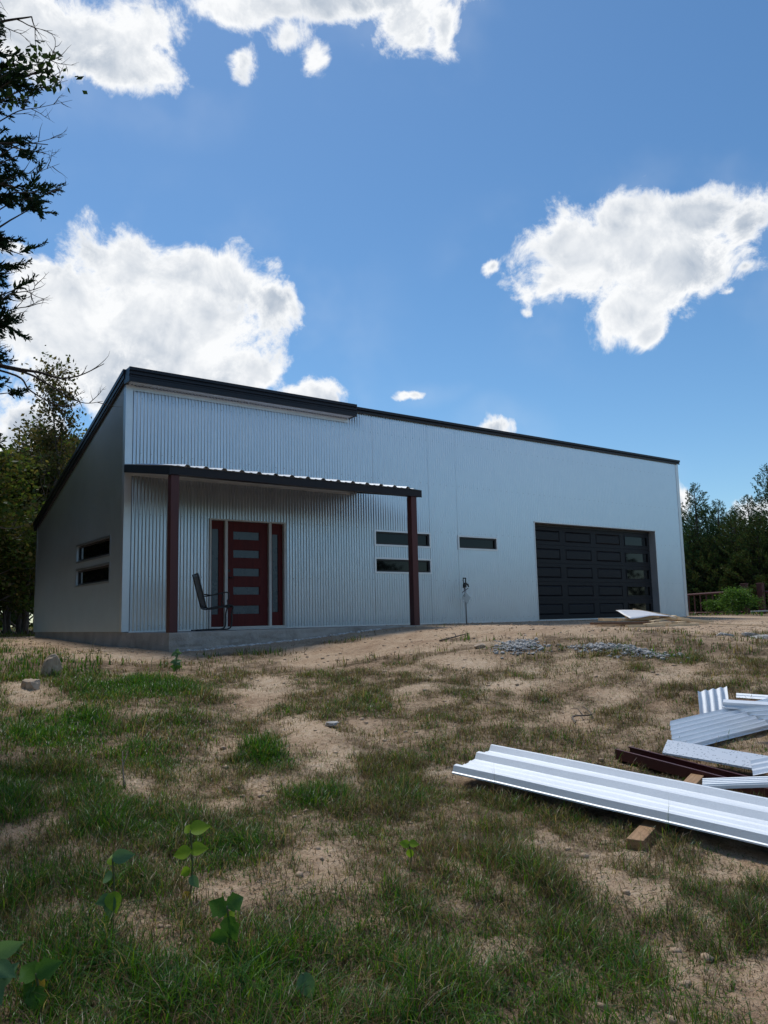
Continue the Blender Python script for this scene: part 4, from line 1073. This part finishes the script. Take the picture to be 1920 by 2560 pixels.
# ------------------------------------------------------------------ rusty pipe fence and gate beyond the building
def pol(azd, d): a = math.radians(azd); return Vector((CAM[0] + d * math.sin(a), CAM[1] + d * math.cos(a), 0))
def fence(name, label, cat, A, B, n, hA, hB, zb):
    d = (B - A); t = thing(name, label, cat, (A.x, A.y, zb))
    MB().tube([(0, 0, hA), (d.x, d.y, hB)], .045, 8).build('rail', M['rust'], t)
    MB().tube([(0, 0, .14), (d.x, d.y, .14)], .03, 8).build('rail', M['rust'], t)
    for i in range(n):
        f = (i + .5) / n; q = d * f
        MB().tube([(q.x, q.y, 0), (q.x, q.y, hA + (hB - hA) * f)], .03, 6).build('picket', M['rust'], t)
    return t
fp = pol(60.95, 36); z_f = gz(fp.x, fp.y)
fence('pipe_fence', 'rusty red pipe fence running behind the leafy bush towards the building', 'fence', pol(56.9, 40.5), fp + Vector((-.25, .25, 0)), 9, .98, .98, z_f - .05)
fence('pipe_gate', 'rusty red pipe gate with upright bars right of the twin posts', 'gate', fp + Vector((.25, -.35, 0)), pol(64.5, 35.5), 6, .92, .86, z_f - .05)
for dx, lab in ((-.14, 'rusty red square gate post nearer the leafy bush'), (.16, 'rusty red square gate post that carries the pipe gate')):
    q = fp + Vector((dx * 1.2, -dx * 1.6, 0)); mb = MB().box(-.11, .11, -.11, .11, -.2, 1.2).box(-.125, .125, -.125, .125, 1.2, 1.235)
    o = mb.build('gate_post', M['rust'], bevel=.01); o.location = (q.x, q.y, z_f); tag(o, lab, 'gate post')
q = pol(60.9, 33); q2 = pol(62.1, 33.5)
o = MB().box(-.14, .14, -.14, .14, 0, .32).box(-.1, .1, -.1, .1, .32, .36).build('rusty_block', M['rust'], bevel=.01); o.location = (q2.x, q2.y, gz(q2.x, q2.y) - .02); tag(o, 'short rusty red stub standing on the dirt below the gate', 'metal stub')
board('plank', 'weathered grey plank lying on the dirt in front of the gate posts', (q.x, q.y, gz(q.x, q.y) + .08), (q2.x - .2, q2.y + .1, gz(q2.x, q2.y) + .09), .3, .05, M['gravel'])

# ------------------------------------------------------------------ trees
def leaves_np(pos, d, nrm, L_, W_):
    """rhombic leaves: base, side, tip, side"""
    s = np.cross(d, nrm); s /= np.linalg.norm(s, axis=1, keepdims=True) + 1e-9
    Lc, Wc = L_[:, None], W_[:, None]
    v = np.stack([pos, pos + d * Lc * .45 + s * Wc * .5, pos + d * Lc, pos + d * Lc * .45 - s * Wc * .5], 1)
    q = np.arange(len(pos))[:, None] * 4 + np.arange(4)[None]
    return v.reshape(-1, 3), q
def unit(v): return v / (np.linalg.norm(v, axis=-1, keepdims=True) + 1e-9)
def broadleaf_tree(seed, H, spread, trunk_r, n_limb, leaf_n, pal, leaf_len, bare=.35, sparse=1.0):
    g = np.random.default_rng(seed)
    wood_ = MB(); tips = []
    P = [Vector((0, 0, -.15))]; n = 9
    for i in range(1, n + 1):
        P.append(Vector((g.normal(0, .05) * i * .5, g.normal(0, .05) * i * .5, H * .85 * i / n)))
    P = smooth_path(P, 2); R = [trunk_r * (1 - .85 * i / (len(P) - 1)) for i in range(len(P))]
    R[0] *= 1.35; wood_.tube(P, R, 9)
    def grow(p, d, L_, r, lvl):
        k = 5; pts = [p]
        q, dd = p.copy(), d.normalized()
        for i in range(k):
            dd = (dd + Vector(g.normal(0, .16, 3)) + Vector((0, 0, .10))).normalized(); q = q + dd * L_ / k; pts.append(q)
        wood_.tube(pts, [r * (1 - .75 * i / k) for i in range(k + 1)], 6 if lvl < 2 else 4, cap=False)
        if lvl >= 2:
            for i in (2, 3, 4, 5): tips.append(pts[i])
            return
        m = 4 if lvl == 0 else 4
        for j in range(m):
            t = .35 + .6 * j / (m - 1) + g.uniform(-.06, .06); ii = min(int(t * k), k - 1); b = pts[ii].lerp(pts[ii + 1], t * k - ii)
            nd = (dd * .7 + Vector(g.normal(0, .75, 3))).normalized()
            grow(b, nd, L_ * g.uniform(.42, .62), r * .5, lvl + 1)
    for j in range(n_limb):
        f = bare + (1 - bare) * (j + g.uniform(0, .8)) / n_limb; f = min(f, .98)
        ii = min(int(f * (len(P) - 1)), len(P) - 2); b = P[ii]
        a = j * 2.4 + g.normal(0, .4); el = .35 + .8 * f
        Ls = spread * (1.15 - .75 * max(0, f - .25)) * g.uniform(.8, 1.15)
        grow(b, Vector((math.cos(a) * math.cos(el), math.sin(a) * math.cos(el), math.sin(el))), Ls, trunk_r * .42 * (1.1 - .7 * f), 0)
    T = np.array([tuple(t) for t in tips]); keep = g.uniform(0, 1, len(T)) < sparse; T = T[keep]
    nl = int(leaf_n / len(T)) + 1
    pos = np.repeat(T, nl, 0) + g.normal(0, .20, (len(T) * nl, 3)) * np.array([1, 1, .8])
    d = unit(g.normal(0, 1, pos.shape) + np.array([0, 0, -.25])); nr = unit(g.normal(0, .7, pos.shape) + np.array([0, 0, 1.0]))
    L_ = leaf_len * g.uniform(.6, 1.35, len(pos)); v, q = leaves_np(pos, d, nr, L_, L_ * .62)
    cl = np.repeat(g.uniform(.7, 1.25, len(T)), nl); pal = np.array(pal)
    col = pal[g.integers(0, len(pal), len(pos))] * (cl * g.uniform(.75, 1.25, len(pos)))[:, None]
    me_c = mesh_np('crown', v, None, q, np.repeat(col, 4, 0))
    me_t = bpy.data.meshes.new('trunk'); me_t.from_pydata(wood_.v, [], wood_.f); me_t.update()
    me_t.polygons.foreach_set('use_smooth', np.ones(len(me_t.polygons), bool))
    return me_t, me_c
def cedar_tree(seed, H, Rb, n_br, tuft, pal, spray=.16, skirt=.04):
    g = np.random.default_rng(seed)
    wood_ = MB(); wood_.tube([(0, 0, -.15), (.02, 0, H * .4), (-.02, .03, H * .75), (0, 0, H * .99)], [.03 * H * .7, .02 * H * .7, .009 * H, .004], 8)
    A, D_, S_ = [], [], []
    for i in range(n_br):
        f = skirt + (1 - skirt) * ((i + g.uniform(0, 1)) / n_br)
        z = H * f; a = i * 2.399 + g.normal(0, .3)
        prof_ = (1 - f) ** .72 * (.55 + .45 * min(1, f / .14))
        L_ = Rb * prof_ * g.uniform(.62, 1.22) + .10 * H * .08
        rise = .25 + .9 * f
        k = 5; pts = []
        for s_ in np.linspace(0, 1, k + 1):
            pts.append((math.cos(a) * L_ * s_, math.sin(a) * L_ * s_, z + L_ * rise * (s_ ** 1.4) * .75 - .08 * L_ * math.sin(3.1 * s_)))
        wood_.tube(pts, [max(.006, .018 * L_ * (1 - s_ / (k + .5))) for s_ in range(k + 1)], 4, cap=False)
        pts = np.array(pts); nt_ = max(4, int(tuft * (L_ / Rb) * 1.1))
        ts = np.sqrt(g.uniform(.05, 1.0, nt_)); ii = np.minimum((ts * k).astype(int), k - 1); fr = ts * k - ii
        base = pts[ii] * (1 - fr)[:, None] + pts[ii + 1] * fr[:, None]
        outw = unit(pts[-1] - pts[0])
        side = np.array([-math.sin(a), math.cos(a), 0])
        sw = g.uniform(-1, 1, nt_)[:, None]
        base = base + side * sw * (.10 * L_ * (1.1 - ts))[:, None] * 2.2 + g.normal(0, .045, base.shape) * H / 6
        dirn = unit(outw[None] * 1.0 + side * sw * .9 + g.normal(0, .32, base.shape) + np.array([0, 0, .45]))
        A.append(base); D_.append(dirn); S_.append(np.full(nt_, spray * (1.05 - .4 * f)))
    A = np.concatenate(A); D_ = np.concatenate(D_); S_ = np.concatenate(S_)
    # each spray: one middle and four side scales
    pos, dd, LL, WW, cc = [], [], [], [], []
    g2 = g
    tone = g.uniform(.6, 1.35, len(A)); pal = np.array(pal); pc = pal[g.integers(0, len(pal), len(A))] * tone[:, None]
    perp = unit(np.cross(D_, g.normal(0, 1, D_.shape)))
    for (t, sd, l, w) in ((0, 0, 1.0, .16), (.2, .9, .55, .14), (.2, -.9, .55, .14), (.5, .8, .45, .12), (.5, -.8, .45, .12)):
        pos.append(A + D_ * (S_ * t)[:, None]); dd.append(unit(D_ + perp * sd)); LL.append(S_ * l * g.uniform(.7, 1.3, len(A))); WW.append(S_ * w * 1.5); cc.append(pc * g.uniform(.85, 1.15, (len(A), 1)))
    pos, dd, LL, WW, cc = (np.concatenate(x) for x in (pos, dd, LL, WW, cc))
    v, q = leaves_np(pos, dd, unit(g.normal(0, 1, pos.shape)), LL, WW)
    me_c = mesh_np('crown', v, None, q, np.repeat(cc, 4, 0))
    me_t = bpy.data.meshes.new('trunk'); me_t.from_pydata(wood_.v, [], wood_.f); me_t.update()
    me_t.polygons.foreach_set('use_smooth', np.ones(len(me_t.polygons), bool))
    return me_t, me_c
def plant_tree(name, label, cat, meshes, x, y, rz, s, bark, leafm, group=None, zoff=0):
    t = thing(name, label, cat, (x, y, gz(x, y) + zoff), rz, group)
    t.scale = (s[0], s[0], s[1])
    for nm, me, mt in (('trunk', meshes[0], bark), ('crown', meshes[1], leafm)):
        o = bpy.data.objects.new(nm, me); COL.objects.link(o); o.parent = t
        if not me.materials: me.materials.append(mt)
    return t
OAK = [(.07, .115, .025), (.095, .13, .03), (.12, .12, .035), (.06, .095, .028), (.16, .13, .05)]
ELM = [(.09, .09, .03), (.11, .085, .035), (.06, .08, .025), (.14, .11, .06)]
CED = [(.05, .105, .048), (.066, .125, .05), (.04, .09, .05), (.095, .13, .048)]
CED2 = [(.085, .125, .038), (.11, .115, .04), (.068, .115, .04)]
oak = [broadleaf_tree(41, 7.2, 2.1, .13, 13, 13000, OAK, .15, .18), broadleaf_tree(42, 6.4, 2.2, .12, 12, 13000, OAK, .15, .12)]
airy = broadleaf_tree(43, 8.4, 1.5, .09, 11, 3600, ELM, .12, .45, .7)
shrubby = broadleaf_tree(44, 3.4, 1.7, .06, 11, 9000, OAK, .13, .03)
# woods behind the left end of the building: bearing from the camera, distance, variant
WOODS = [(9.4, 26, 0, 1.0, .72, ''), (10.4, 30, 1, 1.05, .92, ''), (12.3, 28.5, 0, .95, .76, ''), (14.2, 31, 1, 1.1, 1.0, ''), (16.2, 33, 0, 1.0, 1.02, ''), (18.5, 34, 1, 1.0, 1.08, ''), (7.5, 24, 1, 1.1, .85, ''), (11.3, 35, 0, 1.2, .9, '')]
gw = 'oaks in the woods behind the left end of the building'
for i, (b, d, k, sx, sz, _) in enumerate(WOODS):
    p = pol(b, d); plant_tree('oak_tree', 'dark green oak in the woods behind the left end of the building', 'tree', oak[k], p.x, p.y, i * 1.7, (sx, sz), M['bark'], M['leaf'], gw)
p = pol(13.9, 27); plant_tree('airy_tree', 'thin tree with sparse brownish leaves rising above the roof slope', 'tree', airy, p.x, p.y, .6, (1, 1.06), M['bark'], M['leaf'])
p = pol(12.0, 30); plant_tree('airy_tree', 'shorter sparse leaved tree left of the taller thin one', 'tree', airy, p.x, p.y, 3.0, (1.1, .92), M['bark'], M['leaf'])
for i, (b, d, s_) in enumerate(((9.8, 29, 1.0), (11.2, 27.5, .8), (12.4, 32, 1.1), (8.2, 27, 1.1), (10.2, 33, 1.3), (14, 35, 1.3), (9.0, 36, 1.5), (12.0, 38, 1.5))):
    p = pol(b, d); plant_tree('understory_bush', 'dark leafy bush under the oaks at the left end of the building', 'bush', shrubby, p.x, p.y, i * 2.1, (s_, s_), M['bark'], M['leaf'], 'bushes under the oaks')
# the same woods going on to the left, outside the picture
for i, (x, y, k, s_) in enumerate(((-10.5, -3, 0, 1.25), (-11.5, -8, 1, 1.3), (-9.8, -11.5, 0, 1.2), (-13.5, -5, 1, 1.4), (-12.5, -14, 1, 1.35), (-9, -.5, 1, 1.2), (-2.2, 11.5, 1, .88), (-4.2, 9.5, 0, .92), (-3.4, 15, 1, 1.05), (-6.4, 7.5, 1, 1.1), (-7.5, 14, 0, 1.2), (-5, 4.5, 0, 1.15), (-9.5, 3, 0, 1.1), (-8, 8.5, 1, 1.15), (-12, -2, 1, 1.1), (-5.5, 13, 0, 1.2), (-13, 6, 0, 1.25), (-10.5, 12, 1, 1.3))):
    plant_tree('oak_tree', 'dark green oak in the woods to the left of the side wall', 'tree', oak[k], x, y, i * 1.3, (s_ * 1.1, s_), M['bark'], M['leaf'], 'oaks facing the side wall')
# cedars beyond the fence
ced = [cedar_tree(51, 6.2, 1.9, 150, 70, CED), cedar_tree(52, 5.6, 2.1, 140, 75, CED), cedar_tree(53, 4.6, 2.3, 130, 85, CED2)]
CEDARS = [(56.9, 47, 1, 1.0, 1.02), (57.9, 46, 0, 1.05, 1.12), (58.5, 50, 1, 1.0, 1.12), (59.3, 47, 1, 1.0, 1.08), (60.3, 50, 0, .9, .98), (61.1, 46, 0, 1.0, .98), (62.4, 45, 0, 1.05, 1.2), (63.6, 46, 1, 1.1, 1.1),
          (57.6, 54, 0, 1.3, 1.0), (60.0, 55, 1, 1.4, 1.1), (62.0, 55, 1, 1.4, 1.1), (55.6, 48, 1, 1.1, 1.0), (64.8, 47, 0, 1.2, 1.15)]
for i, (b, d, k, sx, sz) in enumerate(CEDARS):
    p = pol(b, d); plant_tree('cedar_tree', 'dark pointed cedar in the row beyond the rusty fence', 'tree', ced[k], p.x, p.y, i * 1.9, (sx, sz), M['bark_dark'], M['needle'], 'cedars beyond the fence')
for i, (b, d, s_, z_) in enumerate(((57.5, 45.5, 1.0, .95), (58.9, 45, 1.05, .88), (60.2, 45, 1.1, 1.08), (61.5, 44, 1.1, 1.02), (62.8, 44, 1.1, 1.1), (64.2, 44, 1.1, 1.0))):
    p = pol(b, d); plant_tree('cedar_tree', 'broad low olive green cedar just behind the rusty fence', 'tree', ced[2], p.x, p.y, i * 1.1, (s_, z_), M['bark_dark'], M['needle'], 'low cedars behind the fence')
# far woods all round the clearing: reads as one mass
def far_woods():
    g = np.random.default_rng(91); P, Lf, Cc = [], [], []
    for k in range(150):
        a = 2 * math.pi * k / 150 + g.normal(0, .012); r = g.uniform(58, 80); H = g.uniform(5.5, 8.5)
        x, y = 5 + r * math.sin(a), -3 + r * math.cos(a); z0 = gz(x, y)
        n = 520; d = unit(g.normal(0, 1, (n, 3))); rad = g.uniform(.55, 1.0, n) ** .5
        q = d * rad[:, None] * np.array([3.0, 3.0, H * .56]) + np.array([x, y, z0 + H * .46]); q[:, 2] = np.maximum(q[:, 2], z0)
        P.append(q); Cc.append(np.array([(.035, .055, .018)]) * g.uniform(.5, 1.5, (n, 1)) * g.uniform(.7, 1.3))
    P = np.concatenate(P); Cc = np.concatenate(Cc); L_ = g.uniform(.5, 1.0, len(P))
    v, q = leaves_np(P, unit(g.normal(0, 1, P.shape)), unit(g.normal(0, 1, P.shape)), L_, L_ * .7)
    o = add('far_woods', mesh_np('far_woods', v, None, q, np.repeat(Cc, 4, 0)), M['leaf'])
    tag(o, 'dark mass of far woods closing in the clearing', 'woods', kind='stuff')
far_woods()
# leafy bush in front of the fence
bush = broadleaf_tree(61, 1.5, .85, .03, 12, 5200, [(.085, .16, .03), (.11, .19, .04), (.06, .13, .03)], .11, .02)
p = pol(60.05, 34.5); plant_tree('leafy_bush', 'bright green leafy bush in front of the rusty fence', 'bush', bush, p.x, p.y, .4, (.8, .52), M['bark'], M['leaf'])
p = pol(58.75, 36); plant_tree('leafy_bush', 'small pale green bush left of the bigger bush by the fence', 'bush', bush, p.x, p.y, 2.4, (.5, .3), M['bark'], M['leaf'])

# ------------------------------------------------------------------ the near cedar at the left edge, with dead lower limbs
def near_cedar():
    g = np.random.default_rng(71)
    base = pol(5.4, 8.0); zt = gz(base.x, base.y)
    t = thing('old_cedar_tree', 'ragged old cedar with dead bare limbs overhanging beside the building', 'tree', (base.x, base.y, zt))
    H = 7.6 - zt
    zz = np.array([1.2, 1.75, 2.1, 2.5, 2.87, 3.25, 3.6, 3.75, 4.2, 4.6, 5.2, 5.5, 6.0, 6.8, 7.5]) - zt
    rr = np.array([.4, .78, .85, 1.05, 1.08, .9, .82, 1.2, 1.2, 1.15, 1.15, .9, .66, .4, .1])
    wood_ = MB(); dead = MB()
    wood_.tube(smooth_path([(0, 0, -.2), (.03, .02, 2), (-.05, .05, 4.5), (.02, 0, 7), (0, 0, H)], 4), list(np.linspace(.17, .012, 17)), 10)
    pos, dd, LL, WW, cc = [], [], [], [], []
    pal = np.array([(.016, .036, .02), (.024, .046, .022), (.012, .028, .018)])
    def twigs(p, d, L_, r, lvl, mbx):
        k = 5; pts = [p]; q = p.copy(); e = d.normalized()
        for i in range(k):
            e = (e + Vector(g.normal(0, .13, 3)) + Vector((0, 0, .05))).normalized(); q = q + e * L_ / k; pts.append(q)
        mbx.tube(pts, [r * (1 - .8 * i / k) for i in range(k + 1)], 5, cap=False)
        if lvl > 0:
            for j in range(4):
                i = 1 + j % 4; nd = (e * .8 + Vector(g.normal(0, .6, 3))).normalized(); twigs(pts[i], nd, L_ * g.uniform(.3, .5), r * .55, lvl - 1, mbx)
        return pts
    def spray_branch(p, d, L_):
        nonlocal pos
        n = max(5, int(L_ / .022)); d = unit(np.array(d)); side = unit(np.cross(d, np.array([0, 0, 1.0])))
        upv = np.cross(side, d)
        s_ = np.linspace(.05, 1, n)
        c = np.array(p)[None] + d[None] * (s_ * L_)[:, None] + np.array([0, 0, 1.0])[None] * (.12 * L_ * (s_ ** 2 - .7 * s_))[:, None]
        for sd in (-1, 1, 0):
            a = unit(d[None] + side[None] * sd * .85 + upv[None] * g.normal(.1, .35, (n, 1)) + g.normal(0, .15, (n, 3)))
            l = .075 * (1.2 - .6 * s_) * g.uniform(.6, 1.4, n)
            pos.append(c); dd.append(a); LL.append(l); WW.append(l * .3)
            cc.append(pal[g.integers(0, 3, n)] * g.uniform(.6, 1.5, (n, 1)))
            for m_ in (.35, .65):
                a2 = unit(a + g.normal(0, .5, (n, 3)))
                pos.append(c + a * (l * m_)[:, None]); dd.append(a2); LL.append(l * .55); WW.append(l * .2); cc.append(pal[g.integers(0, 3, n)] * g.uniform(.6, 1.5, (n, 1)))
    nb = 150
    for i in range(nb):
        z = zz[0] + (zz[-1] - zz[0]) * (i + g.uniform(0, 1)) / nb
        R_ = float(np.interp(z, zz, rr)) * g.uniform(.58, .96); a = i * 2.399 + g.normal(0, .25)
        h = Vector((math.cos(a), math.sin(a), 0)); pts = [Vector((0, 0, z - .25 * R_)) + h * R_ * s_ + Vector((0, 0, (.28 * s_ + .08 * math.sin(4 * s_ + i)) * R_)) for s_ in np.linspace(0, 1, 6)]
        wood_.tube(pts, [.02 * (1 - .8 * s_ / 5) for s_ in range(6)], 5, cap=False)
        if g.uniform() < .24: twigs(pts[5], h + Vector((0, 0, .2)), R_ * g.uniform(.15, .32), .005, 2, wood_)
        for j in range(7):
            f = g.uniform(.28, 1.0); ii = min(int(f * 5), 4); b = pts[ii].lerp(pts[ii + 1], f * 5 - ii)
            e = h * g.uniform(.4, 1.1) + Vector((-h.y, h.x, 0)) * g.normal(0, .75) + Vector((0, 0, g.normal(.12, .4)))
            spray_branch(tuple(b), tuple(e), R_ * g.uniform(.12, .30) + .04)
    # long dead limbs reaching over the building corner
    V = Vector((math.cos(0), 0, 0)); right = Vector((.806, -.592, 0))
    def limb(z0, pts2, r):
        P = smooth_path([right * a + Vector((.2 * a * .2, .1 * a, z0 + dz_)) for a, dz_ in pts2], 5)
        dead.tube(P, [r * (1 - .85 * i / (len(P) - 1)) for i in range(len(P))], 6, cap=False)
        for j in range(6):
            i = int(len(P) * (.45 + .09 * j)); i = min(i, len(P) - 2)
            d = (P[i + 1] - P[i]).normalized() + Vector((g.normal(0, .3), g.normal(0, .3), g.choice([-1, 1]) * g.uniform(.4, .9)))
            twigs(P[i], d, g.uniform(.08, .26), .0045, 0 if j % 2 else 1, dead)
    zz0 = 2.4 - zt
    limb(zz0, [(0, .1), (.5, .1), (.9, .03), (1.09, .0), (1.27, -.05), (1.45, -.02), (1.66, .09)], .02)
    limb(zz0, [(.5, .1), (.95, .0), (1.15, -.10), (1.35, -.22), (1.5, -.28), (1.66, -.26)], .012)
    limb(zz0, [(.4, .1), (.88, -.03), (1.0, -.16), (1.2, -.28), (1.35, -.31), (1.45, -.26)], .011)
    for z1, reach in ((5.15, 1.25), (4.95, 1.3), (4.6, 1.26), (4.3, 1.2), (4.05, 1.22), (5.4, 1.2), (3.0, .98), (3.15, 1.0)):
        limb(z1 - zt, [(0, -.3), (.5, -.2), (.8, -.02), (1.0, .03), (reach, .12)], .009)
    for nm, mb in (('trunk', wood_), ('dead_limbs', dead)):
        mb.build(nm, M['bark_dark'], t, smooth=True)
    pos, dd, LL, WW, cc = (np.concatenate(x) for x in (pos, dd, LL, WW, cc))
    v, q = leaves_np(pos, dd, unit(g.normal(0, 1, pos.shape)), LL, WW)
    add('crown', mesh_np('crown', v, None, q, np.repeat(cc, 4, 0)), M['needle'], t)
near_cedar()

def near_oak():
    g = np.random.default_rng(77)
    b = pol(1.5, 8.6); zt = gz(b.x, b.y)
    t = thing('oak_tree', 'oak with bare twigs and one leafy clump reaching past the old cedar', 'tree', (b.x, b.y, zt))
    right = Vector((.806, -.592, 0)); w = MB(); tips = []
    w.tube(smooth_path([(0, 0, -.2), (.05, 0, 2.5), (-.05, .05, 5), (.1, 0, 7.5), (.1, .1, 9)], 4), list(np.linspace(.2, .03, 17)), 10)
    def br(p, d, L_, r, lvl):
        k = 6; pts = [p]; q = p.copy(); e = d.normalized()
        for i in range(k):
            e = (e + Vector(g.normal(0, .2, 3))).normalized(); q = q + e * L_ / k; pts.append(q)
        w.tube(pts, [r * (1 - .8 * i / k) for i in range(k + 1)], 5, cap=False)
        if lvl:
            for j in range(4): br(pts[2 + j % 4], (e + Vector(g.normal(0, .6, 3))), L_ * g.uniform(.35, .55), r * .5, lvl - 1)
        return pts
    clumps = []
    for z, a, dz_, lf in ((5.25, 1.78, .2, 1), (5.9, 1.62, .1, 0), (6.5, 1.75, -.05, 0), (6.2, 1.5, .3, 0)):
        P = smooth_path([Vector((0, 0, z - zt - .8)), right * .8 + Vector((0, 0, z - zt - .35)), right * (a - .45) + Vector((0, 0, z - zt)), right * a + Vector((0, 0, z - zt + dz_))], 5)
        w.tube(P, [.035 * (1 - .82 * i / (len(P) - 1)) for i in range(len(P))], 7, cap=False)
        for i in (-1, -3, -5, -7): br(P[i], right + Vector(g.normal(0, .5, 3)), .34, .007, 1)
        if lf: clumps += [P[-1], P[-2], P[-4], P[-6], P[-8]]
    for k in range(26):
        a = g.uniform(0, 6.28); z = g.uniform(4.5, 8.8) - zt; L_ = g.uniform(.8, 1.9)
        d = Vector((math.cos(a), math.sin(a), .35))
        if d.dot(right) > -.1: continue
        P = br(Vector((0, 0, z)), d, L_, .03, 1); clumps += P[3:]
    c = np.array([tuple(p) for p in clumps]); n = 60
    pos = np.repeat(c, n, 0) + g.normal(0, .10, (len(c) * n, 3))
    L_ = g.uniform(.05, .10, len(pos)); v, q = leaves_np(pos, unit(g.normal(0, 1, pos.shape)), unit(g.normal(0, 1, pos.shape)), L_, L_ * .6)
    col = np.array([(.03, .055, .018)]) * g.uniform(.6, 1.4, (len(pos), 1))
    w.build('trunk', M['bark_dark'], t, smooth=True)
    add('crown', mesh_np('crown', v, None, q, np.repeat(col, 4, 0)), M['leaf'], t)
near_oak()
